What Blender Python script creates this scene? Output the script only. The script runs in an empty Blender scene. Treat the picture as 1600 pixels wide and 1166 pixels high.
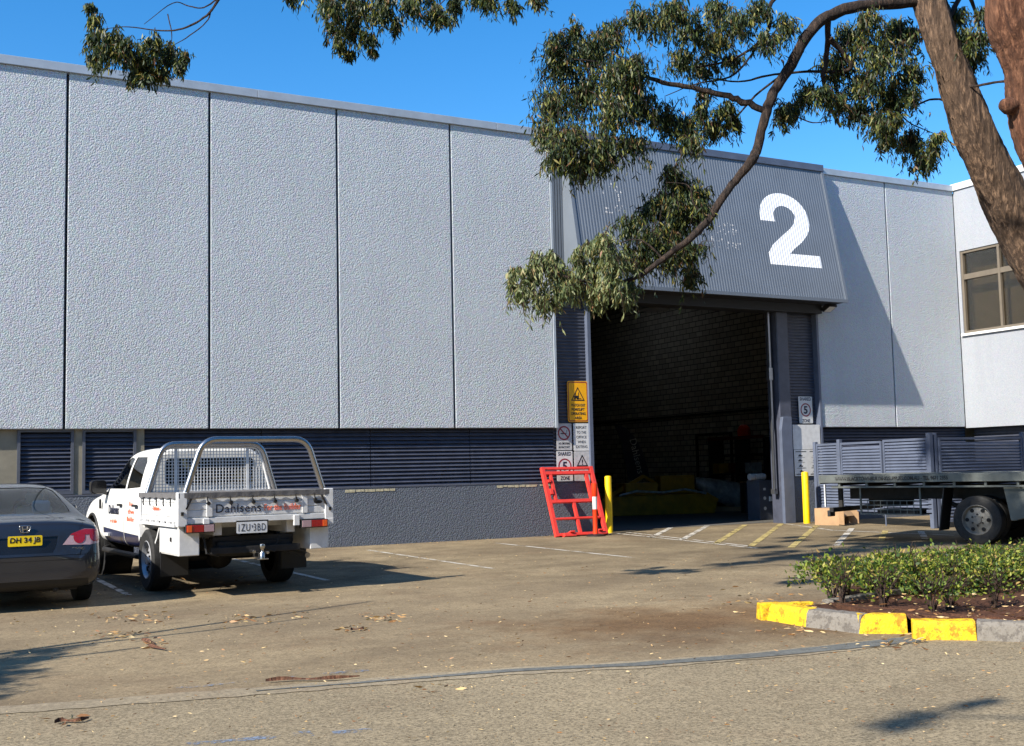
import bpy, bmesh, math, random
import numpy as np
from mathutils import Vector, Matrix, geometry
from math import sin, cos, pi, radians as R
random.seed(7)
S = bpy.context.scene
COL = S.collection

# ------------------------------------------------------------------ camera
CAM_P = Vector((0, -21.312, 1.4)); FPX = 1784.4
yaw, pit, rol = R(-28.064), R(4.889), R(-1.278)
fw = Vector((-sin(yaw)*cos(pit), cos(yaw)*cos(pit), sin(pit)))
r0 = Vector((cos(yaw), sin(yaw), 0)); u0 = r0.cross(fw)
rt = r0*cos(rol)+u0*sin(rol); up = -r0*sin(rol)+u0*cos(rol)
cd = bpy.data.cameras.new('camera'); cam = bpy.data.objects.new('camera', cd); COL.objects.link(cam)
cd.sensor_width = 36; cd.lens = FPX/1600*36; cd.clip_end = 2000; cd.clip_start = .1
cam.matrix_world = Matrix(((rt.x, up.x, -fw.x, CAM_P.x), (rt.y, up.y, -fw.y, CAM_P.y), (rt.z, up.z, -fw.z, CAM_P.z), (0, 0, 0, 1)))
S.camera = cam
S.render.resolution_x, S.render.resolution_y = 1024, 746

def at(x, y, d):                      # a point d metres deep, measured on the photograph
    return CAM_P+(fw+rt*((x-800)/FPX)-up*((y-583)/FPX))*d

# ------------------------------------------------------------------ light
SUN = Vector((3.26, .80, -2.46)).normalized()
w = bpy.data.worlds.new('World'); S.world = w; w.use_nodes = True
nt = w.node_tree; bg = nt.nodes['Background']
sky = nt.nodes.new('ShaderNodeTexSky'); sky.sky_type = 'NISHITA'; sky.sun_disc = False
sky.sun_elevation = math.asin(-SUN.z); sky.sun_rotation = math.atan2(-SUN.x, -SUN.y)
sky.air_density = 1.0; sky.dust_density = .15; sky.ozone_density = 4.0; sky.altitude = 0
hs = nt.nodes.new('ShaderNodeHueSaturation'); hs.inputs['Saturation'].default_value = 1.32; hs.inputs['Value'].default_value = 1.0
nt.links.new(sky.outputs[0], hs.inputs['Color']); nt.links.new(hs.outputs[0], bg.inputs['Color'])
bg.inputs['Strength'].default_value = .12
sd = bpy.data.lights.new('sun', 'SUN'); so = bpy.data.objects.new('sun', sd); COL.objects.link(so)
sd.energy = 5.0; sd.angle = R(.55); sd.color = (1, .93, .82)
so.rotation_euler = SUN.to_track_quat('-Z', 'Y').to_euler(); so.location = (-20, -10, 30)
S.view_settings.view_transform = 'Standard'; S.view_settings.look = 'None'
S.view_settings.exposure = .88; S.view_settings.gamma = 1
S.cycles.max_bounces = 8; S.cycles.transparent_max_bounces = 16

# ------------------------------------------------------------------ materials
def hexc(r, g, b):
    f = lambda c: (c/255/12.92) if c/255 <= .04045 else ((c/255+.055)/1.055)**2.4
    return (f(r), f(g), f(b), 1)
def newmat(name):
    m = bpy.data.materials.new(name); m.use_nodes = True
    t = m.node_tree; return m, t, t.nodes['Principled BSDF']
def N(t, kind, **kw):
    n = t.nodes.new('ShaderNode'+kind)
    for k, v in kw.items():
        if k in n.inputs: n.inputs[k].default_value = v
        else: setattr(n, k, v)
    return n
def objco(t):
    return t.nodes.new('ShaderNodeNewGeometry').outputs['Position']
def noise(t, co, scale, detail=4, rough=.55):
    n = N(t, 'TexNoise', Scale=scale, Detail=detail, Roughness=rough); t.links.new(co, n.inputs['Vector']); return n.outputs['Fac']
def ramp(t, fac, stops):
    n = t.nodes.new('ShaderNodeValToRGB'); t.links.new(fac, n.inputs[0]); e = n.color_ramp.elements
    while len(e) < len(stops): e.new(.5)
    for i, (p, c) in enumerate(stops):
        e[i].position = p; e[i].color = c if len(c) == 4 else (*c, 1)
    return n.outputs[0]
def mix(t, fac, a, b, mode='MIX'):
    n = t.nodes.new('ShaderNodeMix'); n.data_type = 'RGBA'; n.blend_type = mode
    for sock, v in ((n.inputs[0], fac), (n.inputs[6], a), (n.inputs[7], b)):
        if hasattr(v, 'links'): t.links.new(v, sock)
        else: sock.default_value = v
    return n.outputs[2]
def bump(t, b, h, strength, dist):
    n = N(t, 'Bump', Strength=strength, Distance=dist); t.links.new(h, n.inputs['Height']); t.links.new(n.outputs[0], b.inputs['Normal'])
def plain(name, col, rough=.5, metal=0, var=.12, scale=3, bmp=0, bscale=60, coat=0):
    m, t, b = newmat(name); co = objco(t)
    n = noise(t, co, scale, 6, .6); k = (*[c*(1-var*1.6) for c in col[:3]], 1); l = (*[min(1, c*(1+var)) for c in col[:3]], 1)
    t.links.new(ramp(t, n, [(.3, k), (.7, l)]), b.inputs['Base Color'])
    b.inputs['Roughness'].default_value = rough; b.inputs['Metallic'].default_value = metal
    if coat: b.inputs['Coat Weight'].default_value = coat; b.inputs['Coat Roughness'].default_value = .05
    if bmp: bump(t, b, noise(t, co, bscale, 3), bmp, .01)
    return m
def roughcast(name, col, lump=.022, strength=1.0, speck=.35, scale=26, tint=.35):
    m, t, b = newmat(name); co = objco(t)
    v = N(t, 'TexVoronoi', Scale=scale)
    d = noise(t, co, 9, 2)
    t.links.new(co, v.inputs['Vector'])
    n2 = noise(t, co, scale*1.6, 4, .75)
    s = N(t, 'Math', operation='SUBTRACT'); t.links.new(n2, s.inputs[0]); t.links.new(v.outputs['Distance'], s.inputs[1])
    big = noise(t, co, .45, 5, .6)
    c1 = mix(t, big, (*[c*.86 for c in col[:3]], 1), (*[c*1.1 for c in col[:3]], 1))
    sp = noise(t, co, scale*1.1, 2, .8)
    c2 = mix(t, ramp(t, sp, [(.42, (0, 0, 0)), (.62, (speck,)*3)]), c1, hexc(206, 194, 178))
    sp2 = noise(t, co, scale*2.1, 2, .8)
    c3 = mix(t, ramp(t, sp2, [(.33, (.5,)*3), (.45, (0, 0, 0))]), c2, (*[c*.5 for c in col[:3]], 1))
    hn = N(t, 'TexNoise', Scale=11, Detail=5, Roughness=.8); t.links.new(co, hn.inputs['Vector'])
    c3 = mix(t, tint, c3, hn.outputs['Color'], 'OVERLAY')
    hf = N(t, 'TexNoise', Scale=52, Detail=2, Roughness=.9); t.links.new(co, hf.inputs['Vector']); hr = ramp(t, hf.outputs['Fac'], [(.36, (.22,)*3), (.64, (.78,)*3)]); c3 = mix(t, min(.6, tint*1.4), c3, hr, 'OVERLAY')
    mp = N(t, 'Mapping'); mp.inputs['Scale'].default_value = (1, 1, .12); t.links.new(co, mp.inputs[0])
    st = noise(t, mp.outputs[0], 2.2, 5, .65)
    oi = t.nodes.new('ShaderNodeObjectInfo'); c3 = mix(t, ramp(t, oi.outputs['Random'], [(0, (0, 0, 0)), (1, (.16,)*3)]), c3, (*[c*.72 for c in col[:3]], 1))
    c4 = mix(t, ramp(t, st, [(.5, (0, 0, 0)), (.8, (.22,)*3)]), c3, (*[c*.55 for c in col[:3]], 1))
    t.links.new(c4, b.inputs['Base Color']); b.inputs['Roughness'].default_value = .75; b.inputs['Specular IOR Level'].default_value = .3
    bump(t, b, s.outputs[0], strength, lump)
    return m
M = {}
M['wall'] = roughcast('blue_grey_roughcast', hexc(186, 195, 203), .011, 1.0, .34, 38)
M['wall_smooth'] = roughcast('pale_render', hexc(150, 155, 163), .003, .4, .12, 40, .12)
M['plinth'] = roughcast('dark_grey_roughcast', hexc(92, 100, 112), .012, .9, .10, 34, .15)
M['cap'] = plain('galvanised_flashing', hexc(176, 184, 192), .5, .3, .08)
M['joint'] = plain('joint_sealant', hexc(60, 62, 66), .8)
M['louvre'] = plain('navy_louvre_paint', hexc(70, 74, 88), .45, 0, .15, 5)
M['louvframe'] = plain('slate_frame_paint', hexc(84, 88, 98), .5, 0, .1)
M['rib'] = plain('grey_ribbed_sheet', hexc(106, 114, 124), .5, .1, .06, 1.3)
M['gate'] = plain('steel_blue_gate_paint', hexc(88, 96, 114), .45, 0, .12)
M['beige'] = plain('olive_beige_render', hexc(134, 128, 112), .8, 0, .12, 4, .3)
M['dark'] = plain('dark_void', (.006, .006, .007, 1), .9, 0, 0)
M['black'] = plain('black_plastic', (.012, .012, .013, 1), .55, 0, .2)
M['rubber'] = plain('tyre_rubber', (.018, .018, .018, 1), .8, 0, .3, 20, .3)
M['white'] = plain('white_paint', hexc(226, 225, 220), .32, 0, .07, 3, coat=.3)
M['aluwhite'] = plain('white_powder_coat', hexc(214, 214, 213), .42, 0, .09, 9)
M['sign_white'] = plain('white_sign_face', hexc(214, 214, 212), .45, 0, .07, 9)
M['sign_grey'] = plain('worn_sign_face', hexc(190, 190, 190), .45, 0, .14, 12)
M['sign_black'] = plain('black_lettering', (.012, .012, .014, 1), .5)
M['sign_red'] = plain('dark_red_print', hexc(140, 30, 48), .5)
M['sign_yellow'] = plain('yellow_sign_face', hexc(246, 176, 10), .45, 0, .05, 8)
M['yellow'] = plain('yellow_post_paint', hexc(250, 208, 6), .4, 0, .06, 6)
M['red'] = plain('red_steel_paint', hexc(222, 66, 54), .45, 0, .14, 9)
M['orange'] = plain('orange_plastic', hexc(246, 62, 20), .4)
M['number'] = plain('white_number_paint', hexc(240, 241, 242), .5, 0, .05, 8)
M['chrome'] = plain('polished_alloy', (.48, .47, .46, 1), .27, 1, .08)
M['steel'] = plain('steel', hexc(150, 152, 156), .35, .9, .1)
M['grime'] = plain('grimy_chassis', hexc(38, 36, 35), .7, .2, .35, 6, .5)
M['truckrail'] = plain('weathered_grey_rail', hexc(92, 96, 93), .5, .3, .2, 5)
M['canvas'] = plain('grey_tonneau_cloth', hexc(96, 94, 94), .75, 0, .12, 10, .4, 30)
M['civic'] = plain('dark_slate_metallic', hexc(38, 40, 48), .35, .3, .05, coat=1)
M['navy'] = plain('navy_wrap', hexc(26, 30, 66), .3, 0, .05, coat=.5)
M['mirrorblack'] = plain('gloss_black', (.01, .01, .012, 1), .12)
M['headrest'] = plain('light_grey_fabric', hexc(222, 230, 230), .9)
M['rimold'] = plain('grimy_wheel_paint', hexc(126, 122, 114), .55, .2, .25, 12)
M['cardboard'] = plain('cardboard', hexc(166, 134, 100), .85, 0, .1, 6)
M['silver'] = plain('silver_wheel_paint', hexc(168, 170, 174), .4, .35, .05)
M['oldred'] = plain('dull_red_steel', hexc(92, 26, 20), .6)
M['platey'] = plain('yellow_number_plate', hexc(244, 210, 30), .4)
M['platew'] = plain('white_number_plate', hexc(214, 216, 218), .4)
M['navytext'] = plain('navy_lettering', hexc(28, 34, 58), .5)
M['orangetext'] = plain('orange_lettering', hexc(236, 110, 72), .5)
M['bronze'] = plain('bronze_window_frame', hexc(122, 112, 98), .45, .3, .08)
M['peel'] = plain('peeled_cream_paint', hexc(188, 180, 150), .8, 0, .3, 14)
M['ind_y'] = plain('machine_yellow', hexc(168, 124, 18), .5, 0, .2, 4)
M['film'] = plain('clear_wrap', hexc(160, 164, 164), .25, 0, .3, 6)
def chipped(name, col, rust, amt, rough=.45):
    m, t, b = newmat(name); co = objco(t)
    c = mix(t, ramp(t, noise(t, co, 5, 6, .65), [(.3, (0, 0, 0)), (.75, (.55,)*3)]), col, (*[x*.6 for x in col[:3]], 1))
    n = noise(t, co, 16, 8, .72); c = mix(t, ramp(t, n, [(amt, (0, 0, 0)), (amt+.03, (.85,)*3)]), c, rust)
    c = mix(t, ramp(t, noise(t, co, 42, 4, .8), [(.60, (0, 0, 0)), (.68, (.5,)*3)]), c, rust)
    t.links.new(c, b.inputs['Base Color']); b.inputs['Roughness'].default_value = rough; bump(t, b, n, .25, .006); return m
M['red'] = chipped('chipped_red_steel_paint', hexc(224, 62, 50), hexc(120, 66, 50), .60)
M['yellow'] = chipped('scuffed_yellow_post_paint', hexc(250, 206, 8), hexc(120, 104, 60), .655)
def lamp(name, col):
    m, t, b = newmat(name); b.inputs['Base Color'].default_value = col; b.inputs['Roughness'].default_value = .12
    b.inputs['Coat Weight'].default_value = 1; v = N(t, 'TexVoronoi', Scale=90); t.links.new(objco(t), v.inputs['Vector']); bump(t, b, v.outputs['Distance'], .3, .004); return m
M['lampred'] = lamp('red_lens', hexc(150, 12, 22)); M['lampclear'] = lamp('clear_lens', hexc(168, 140, 146)); M['lamporange'] = lamp('orange_lens', hexc(226, 92, 34))
def glass(name, tint, alpha):
    m, t, b = newmat(name); out = t.nodes['Material Output']
    g = N(t, 'BsdfGlossy', Roughness=.02); g.inputs['Color'].default_value = (.9, .9, .9, 1)
    tr = N(t, 'BsdfTransparent'); tr.inputs['Color'].default_value = tint
    fr = N(t, 'Fresnel', IOR=1.52); mx = t.nodes.new('ShaderNodeMixShader'); ad = N(t, 'Math', operation='ADD'); ad.inputs[1].default_value = alpha
    t.links.new(fr.outputs[0], ad.inputs[0]); t.links.new(ad.outputs[0], mx.inputs[0]); t.links.new(tr.outputs[0], mx.inputs[1]); t.links.new(g.outputs[0], mx.inputs[2]); t.links.new(mx.outputs[0], out.inputs[0])
    return m
M['glass'] = glass('tinted_glass', (.18, .22, .22, 1), .04)
M['glassrear'] = glass('green_tinted_rear_glass', (.80, .90, .87, 1), .03)
M['bglass'] = glass('building_glass', (.62, .58, .50, 1), .04)

def ground_mat(name, base, dark, lite, agg, stains=.5):
    m, t, b = newmat(name); co = objco(t)
    big = noise(t, co, .35, 6, .62); mid = noise(t, co, 2.2, 6, .65); fine = noise(t, co, 45, 4, .8); fine2 = noise(t, co, 140, 2, .7)
    mp = N(t, 'Mapping'); mp.inputs['Scale'].default_value = (.5, .9, 1); mp.inputs['Rotation'].default_value = (0, 0, R(20)); t.links.new(co, mp.inputs[0])
    streak = noise(t, mp.outputs[0], 1.2, 6, .65)
    c = mix(t, ramp(t, big, [(.35, (0, 0, 0)), (.68, (1, 1, 1))]), base, lite)
    c = mix(t, ramp(t, streak, [(.42, (0, 0, 0)), (.68, (min(1, stains*1.1),)*3)]), c, dark)
    c = mix(t, ramp(t, mid, [(.5, (0, 0, 0)), (.85, (.45,)*3)]), c, dark)
    rs = noise(t, co, .9, 7, .7); c = mix(t, ramp(t, rs, [(.54, (0, 0, 0)), (.74, (.45,)*3)]), c, hexc(112, 84, 62))
    oil = noise(t, co, 1.1, 3, .5); c = mix(t, ramp(t, oil, [(.64, (0, 0, 0)), (.74, (.5,)*3)]), c, (*[x*.5 for x in base[:3]], 1))
    g2 = noise(t, co, 24, 5, .85); c = mix(t, ramp(t, g2, [(.36, (.75,)*3), (.48, (0, 0, 0))]), c, (*[x*.5 for x in base[:3]], 1)); c = mix(t, ramp(t, g2, [(.53, (0, 0, 0)), (.64, (.6,)*3)]), c, (*[min(1, x*1.45) for x in base[:3]], 1))
    med = noise(t, co, 9, 6, .75); c = mix(t, ramp(t, med, [(.38, (.5,)*3), (.5, (0, 0, 0))]), c, (*[x*.62 for x in base[:3]], 1)); c = mix(t, ramp(t, med, [(.55, (0, 0, 0)), (.7, (.45,)*3)]), c, (*[min(1, x*1.3) for x in base[:3]], 1))
    c = mix(t, ramp(t, fine, [(.40, (agg,)*3), (.52, (0, 0, 0))]), c, (*[x*.35 for x in base[:3]], 1))
    c = mix(t, ramp(t, fine2, [(.58, (0, 0, 0)), (.75, (agg,)*3)]), c, (*[min(1, x*1.9) for x in base[:3]], 1))
    v = N(t, 'TexVoronoi', Scale=.55); v.feature = 'DISTANCE_TO_EDGE'
    nz = N(t, 'TexNoise', Scale=1.5, Detail=5); t.links.new(co, nz.inputs['Vector'])
    va = N(t, 'VectorMath', operation='ADD'); t.links.new(co, va.inputs[0]); t.links.new(nz.outputs['Color'], va.inputs[1]); t.links.new(va.outputs[0], v.inputs['Vector'])
    cr = ramp(t, v.outputs['Distance'], [(.0, (.3,)*3), (.006, (0, 0, 0))])
    c = mix(t, cr, c, (*[x*.4 for x in base[:3]], 1))
    t.links.new(c, b.inputs['Base Color']); b.inputs['Roughness'].default_value = .92; b.inputs['Specular IOR Level'].default_value = .2
    h = N(t, 'Math', operation='ADD'); t.links.new(fine, h.inputs[0]); t.links.new(fine2, h.inputs[1]); bump(t, b, h.outputs[0], .55, .006)
    return m
M['asphalt'] = ground_mat('old_asphalt', hexc(128, 113, 90), hexc(92, 79, 63), hexc(164, 147, 116), .5)
def patch(m, where, col, amt, edge=.6):
    # a differently coloured area of the surface itself, with a ragged edge: where = (x, y, rx, ry)
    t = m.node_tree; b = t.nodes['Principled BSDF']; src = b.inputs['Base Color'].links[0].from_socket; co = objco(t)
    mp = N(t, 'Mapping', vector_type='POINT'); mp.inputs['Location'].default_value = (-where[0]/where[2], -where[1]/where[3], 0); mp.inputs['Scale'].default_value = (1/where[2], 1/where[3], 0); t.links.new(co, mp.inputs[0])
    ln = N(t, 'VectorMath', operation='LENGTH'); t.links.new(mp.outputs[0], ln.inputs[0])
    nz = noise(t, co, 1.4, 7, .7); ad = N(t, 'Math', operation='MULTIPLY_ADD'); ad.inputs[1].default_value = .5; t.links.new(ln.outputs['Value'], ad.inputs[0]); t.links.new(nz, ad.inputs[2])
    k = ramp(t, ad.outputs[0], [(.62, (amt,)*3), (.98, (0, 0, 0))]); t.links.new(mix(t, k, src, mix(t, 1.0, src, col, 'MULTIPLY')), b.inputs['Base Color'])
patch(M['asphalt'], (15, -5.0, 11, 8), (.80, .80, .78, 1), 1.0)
patch(M['asphalt'], (6.4, -12.7, 2.6, 1.6), (.72, .58, .47, 1), 1.0)
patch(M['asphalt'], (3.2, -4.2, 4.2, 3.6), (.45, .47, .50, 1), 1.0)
M['road'] = ground_mat('pale_road_aggregate', hexc(142, 129, 105), hexc(114, 102, 83), hexc(158, 144, 117), .85, .3)
M['drain'] = ground_mat('patched_bitumen', hexc(98, 100, 97), hexc(78, 79, 77), hexc(112, 113, 108), .2, .2)
M['edge'] = ground_mat('concrete_edge', hexc(144, 132, 110), hexc(112, 100, 84), hexc(158, 145, 122), .3, .4)
M['floor'] = ground_mat('warehouse_floor', hexc(90, 88, 84), hexc(64, 62, 60), hexc(104, 102, 98), .1, .2)
M['soil'] = ground_mat('brown_mulch', hexc(84, 56, 42), hexc(44, 30, 24), hexc(112, 76, 56), .9, .6)
def paintmat(name, col, worn):
    m, t, b = newmat(name); co = objco(t); out = t.nodes['Material Output']
    b.inputs['Base Color'].default_value = col; b.inputs['Roughness'].default_value = .8
    n = noise(t, co, 30, 6, .75); n2 = noise(t, co, 2.5, 3)
    a = N(t, 'Math', operation='ADD'); t.links.new(n, a.inputs[0]); t.links.new(n2, a.inputs[1])
    k = ramp(t, a.outputs[0], [(min(.99, worn*.9), (0, 0, 0)), (min(1, worn*.9+.12), (1, 1, 1))])
    sc = N(t, 'Math', operation='MULTIPLY'); sc.inputs[1].default_value = .5; t.links.new(a.outputs[0], sc.inputs[0])
    k = ramp(t, sc.outputs[0], [(worn, (0, 0, 0)), (worn+.06, (1, 1, 1))])
    tr = N(t, 'BsdfTransparent'); mx = t.nodes.new('ShaderNodeMixShader')
    t.links.new(k, mx.inputs[0]); t.links.new(tr.outputs[0], mx.inputs[1]); t.links.new(b.outputs[0], mx.inputs[2]); t.links.new(mx.outputs[0], out.inputs[0])
    return m
M['linewhite'] = paintmat('worn_white_line', hexc(186, 180, 168), .44)
M['lineyellow'] = paintmat('worn_yellow_line', hexc(172, 154, 96), .44)
M['chalk'] = paintmat('faded_blue_mark', hexc(112, 124, 142), .51)
def kerbmat(name, col, under):
    m, t, b = newmat(name); co = objco(t)
    k = ramp(t, noise(t, co, 14, 8, .75), [(.43, (0, 0, 0)), (.50, (1, 1, 1))])
    c = mix(t, k, under, col); c = mix(t, ramp(t, noise(t, co, 40, 4, .7), [(.35, (.3,)*3), (.5, (0, 0, 0))]), c, (.1, .08, .05, 1))
    t.links.new(c, b.inputs['Base Color']); b.inputs['Roughness'].default_value = .7; bump(t, b, noise(t, co, 55, 6, .7), .8, .012); return m
M['kerby'] = kerbmat('yellow_kerb_paint', hexc(236, 190, 14), hexc(176, 132, 16))
M['kerbg'] = kerbmat('kerb_concrete', hexc(124, 118, 109), hexc(96, 90, 83))
def blockmat():
    m, t, b = newmat('concrete_block_wall'); co = objco(t)
    sx = N(t, 'SeparateXYZ'); t.links.new(co, sx.inputs[0]); cx = N(t, 'CombineXYZ'); t.links.new(sx.outputs['Y'], cx.inputs[0]); t.links.new(sx.outputs['Z'], cx.inputs[1])
    br = N(t, 'TexBrick', Scale=1.0); br.inputs['Color1'].default_value = hexc(168, 160, 146); br.inputs['Color2'].default_value = hexc(140, 133, 122); br.inputs['Mortar'].default_value = hexc(60, 57, 52)
    br.inputs['Brick Width'].default_value = .4; br.inputs['Row Height'].default_value = .2; br.inputs['Mortar Size'].default_value = .016
    t.links.new(cx.outputs[0], br.inputs['Vector']); t.links.new(br.outputs['Color'], b.inputs['Base Color']); b.inputs['Roughness'].default_value = .9
    return m
M['block'] = blockmat()
def barkmat(name, a, c, s=1):
    m, t, b = newmat(name); co = objco(t); mp = N(t, 'Mapping'); mp.inputs['Scale'].default_value = (1, 1, .16); t.links.new(co, mp.inputs[0])
    f = noise(t, mp.outputs[0], 26*s, 8, .72); g = noise(t, mp.outputs[0], 7*s, 4, .6)
    col = ramp(t, f, [(.32, (*[x*.25 for x in a[:3]], 1)), (.5, a), (.68, c)])
    col = mix(t, ramp(t, g, [(.45, (0, 0, 0)), (.7, (.5,)*3)]), col, (*[x*.5 for x in c[:3]], 1))
    t.links.new(col, b.inputs['Base Color']); b.inputs['Roughness'].default_value = .95
    h = N(t, 'Math', operation='ADD'); t.links.new(f, h.inputs[0]); t.links.new(g, h.inputs[1]); bump(t, b, h.outputs[0], 1, .05); return m
M['bark'] = barkmat('grey_brown_bark', hexc(84, 66, 53), hexc(164, 134, 108), 1.1)
M['bark2'] = barkmat('red_brown_bark', hexc(92, 58, 40), hexc(158, 112, 84), .9)
M['twig'] = barkmat('twig_bark', hexc(62, 46, 38), hexc(104, 80, 66), 2)
M['limb'] = barkmat('shade_darkened_limb_bark', hexc(46, 36, 31), hexc(96, 76, 62), 1.4)  # dark gum branch bark, deepened further to carry the crown's shade
def leafmat(name, stops, trans=.35):
    m, t, b = newmat(name); out = t.nodes['Material Output']; g = t.nodes.new('ShaderNodeNewGeometry')
    c = ramp(t, g.outputs['Random Per Island'], stops)
    t.links.new(c, b.inputs['Base Color']); b.inputs['Roughness'].default_value = .5; b.inputs['Specular IOR Level'].default_value = .35
    tl = N(t, 'BsdfTranslucent'); t.links.new(mix(t, 1.0, c, (1.3, 1.35, .5, 1), 'MULTIPLY'), tl.inputs[0])
    mx = t.nodes.new('ShaderNodeMixShader'); mx.inputs[0].default_value = trans
    t.links.new(b.outputs[0], mx.inputs[1]); t.links.new(tl.outputs[0], mx.inputs[2]); t.links.new(mx.outputs[0], out.inputs[0]); return m
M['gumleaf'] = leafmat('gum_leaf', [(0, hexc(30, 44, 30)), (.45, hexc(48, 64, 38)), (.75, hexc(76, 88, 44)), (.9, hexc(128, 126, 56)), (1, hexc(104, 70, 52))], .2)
M['gumlight'] = leafmat('sunlit_gum_leaf', [(0, hexc(66, 82, 52)), (.4, hexc(98, 110, 72)), (.8, hexc(132, 136, 92)), (.95, hexc(156, 144, 100)), (1, hexc(130, 90, 68))], .25)  # paler copy of the gum leaf: sunlight on the lower clumps put into colour
M['hedgeleaf'] = leafmat('hedge_leaf', [(0, hexc(40, 66, 30)), (.35, hexc(72, 96, 40)), (.65, hexc(120, 136, 50)), (.88, hexc(168, 168, 76)), (1, hexc(170, 140, 90))])
M['litter'] = leafmat('dry_leaf', [(0, hexc(100, 70, 48)), (.35, hexc(150, 108, 70)), (.7, hexc(188, 156, 108)), (1, hexc(214, 192, 146))], .1)

# ------------------------------------------------------------------ mesh helpers
class MB:
    def __init__(s): s.v = []; s.f = []
    def add(s, vs, fs):
        o = len(s.v); s.v += [tuple(v) for v in vs]; s.f += [tuple(i+o for i in f) for f in fs]; return s
    def box(s, x0, x1, y0, y1, z0, z1, m=None):
        vs = [Vector((x, y, z)) for z in (z0, z1) for y in (y0, y1) for x in (x0, x1)]
        if m: vs = [m @ v for v in vs]
        return s.add(vs, [(0, 2, 3, 1), (4, 5, 7, 6), (0, 1, 5, 4), (1, 3, 7, 5), (3, 2, 6, 7), (2, 0, 4, 6)])
    def prism(s, pts, axis, a, b):               # 2D polygon extruded along an axis
        def P(p, d): return {'x': (d, p[0], p[1]), 'y': (p[0], d, p[1]), 'z': (p[0], p[1], d)}[axis]
        n = len(pts); vs = [P(p, a) for p in pts]+[P(p, b) for p in pts]
        return s.add(vs, [tuple(range(n)), tuple(range(2*n-1, n-1, -1))]+[(i, i+n, (i+1) % n+n, (i+1) % n) for i in range(n)])
    def bar(s, a, b, w, h=None, upv=Vector((0, 0, 1))):
        a, b = Vector(a), Vector(b); h = h or w; d = (b-a).normalized(); x = d.cross(upv)
        if x.length < 1e-3: x = d.cross(Vector((1, 0, 0)))
        x.normalize(); y = x.cross(d)
        vs = [p+x*(w/2*i)+y*(h/2*j) for p in (a, b) for i, j in ((-1, -1), (1, -1), (1, 1), (-1, 1))]
        return s.add(vs, [(3, 2, 1, 0), (4, 5, 6, 7), (0, 1, 5, 4), (1, 2, 6, 5), (2, 3, 7, 6), (3, 0, 4, 7)])
    def tube(s, pts, rad, n=10, cap=True, wob=0):
        pts = [Vector(p) for p in pts]; k = len(pts); rad = rad if hasattr(rad, '__len__') else [rad]*k
        t0 = (pts[1]-pts[0]).normalized(); x = t0.orthogonal().normalized(); vs = []
        for i, p in enumerate(pts):
            t = (pts[min(i+1, k-1)]-pts[max(i-1, 0)]).normalized(); x = (x-t*x.dot(t)).normalized(); y = t.cross(x)
            for j in range(n):
                a = 2*pi*j/n; rr = rad[i]*(1+wob*(random.random()-.5)) if wob else rad[i]
                vs.append(p+x*(cos(a)*rr)+y*(sin(a)*rr))
        fs = [(i*n+j, i*n+(j+1) % n, (i+1)*n+(j+1) % n, (i+1)*n+j) for i in range(k-1) for j in range(n)]
        if cap: fs += [tuple(range(n-1, -1, -1)), tuple(range((k-1)*n, k*n))]
        return s.add(vs, fs)
    def cyl(s, c, axis, r, h, n=24, r2=None):
        c = Vector(c); a = {'x': Vector((1, 0, 0)), 'y': Vector((0, 1, 0)), 'z': Vector((0, 0, 1))}[axis]
        return s.tube([c-a*h/2, c+a*h/2], [r, r2 if r2 is not None else r], n)
    def lathe(s, c, axis, prof, n=32, cap=True):           # prof: list of (radius, offset along the axis)
        c = Vector(c); vs = []
        for rr, o in prof:
            for j in range(n):
                a = 2*pi*j/n; q = (cos(a)*rr, sin(a)*rr)
                vs.append(c+Vector({'x': (o, *q), 'y': (q[0], o, q[1]), 'z': (*q, o)}[axis]))
        k = len(prof); fl = axis != 'y'
        fs = [((i*n+j, i*n+(j+1) % n, (i+1)*n+(j+1) % n, (i+1)*n+j)) for i in range(k-1) for j in range(n)]
        return s.add(vs, fs+([tuple(range(n)), tuple(range((k-1)*n, k*n))] if cap else []))
def obj(name, mb, mat, parent=None, bevel=0, smooth=None, label=None):
    me = bpy.data.meshes.new(name)
    if isinstance(mb, MB): me.from_pydata(mb.v, [], mb.f)
    else: mb.to_mesh(me); mb.free()
    bm = bmesh.new(); bm.from_mesh(me)
    if isinstance(mb, MB) and len(mb.f) < 40000 and mb.__class__ is MB and smooth != 'leaf': bmesh.ops.recalc_face_normals(bm, faces=bm.faces)
    bm.to_mesh(me); bm.free()
    if smooth and smooth != 'leaf':
        me.polygons.foreach_set('use_smooth', [True]*len(me.polygons)); me.set_sharp_from_angle(angle=R(smooth))
    me.materials.append(M[mat] if isinstance(mat, str) else mat)
    o = bpy.data.objects.new(name, me); COL.objects.link(o)
    if parent: o.parent = parent
    if bevel:
        b = o.modifiers.new('bevel', 'BEVEL'); b.width = bevel; b.segments = 2; b.limit_method = 'ANGLE'; b.angle_limit = R(35)
    if label: o['label'] = label
    return o
def tag(o, label, cat, group=None, kind=None):
    if label: o['label'] = label
    if cat: o['category'] = cat
    if group: o['group'] = group
    if kind: o['kind'] = kind
    return o
def thing(name, label, cat, loc=(0, 0, 0), rz=0, group=None):
    o = bpy.data.objects.new(name, None); COL.objects.link(o); o.location = loc; o.rotation_euler = (0, 0, rz); o.empty_display_size = .2
    return tag(o, label, cat, group)
def struct(name, mb, mat, **k):
    o = obj(name, mb, mat, **k); o['kind'] = 'structure'; return o
def copy_tree(o, parent=None):
    c = o.copy(); COL.objects.link(c); c.parent = parent
    for ch in [x for x in bpy.data.objects if x.parent == o]: copy_tree(ch, c)
    return c
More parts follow.
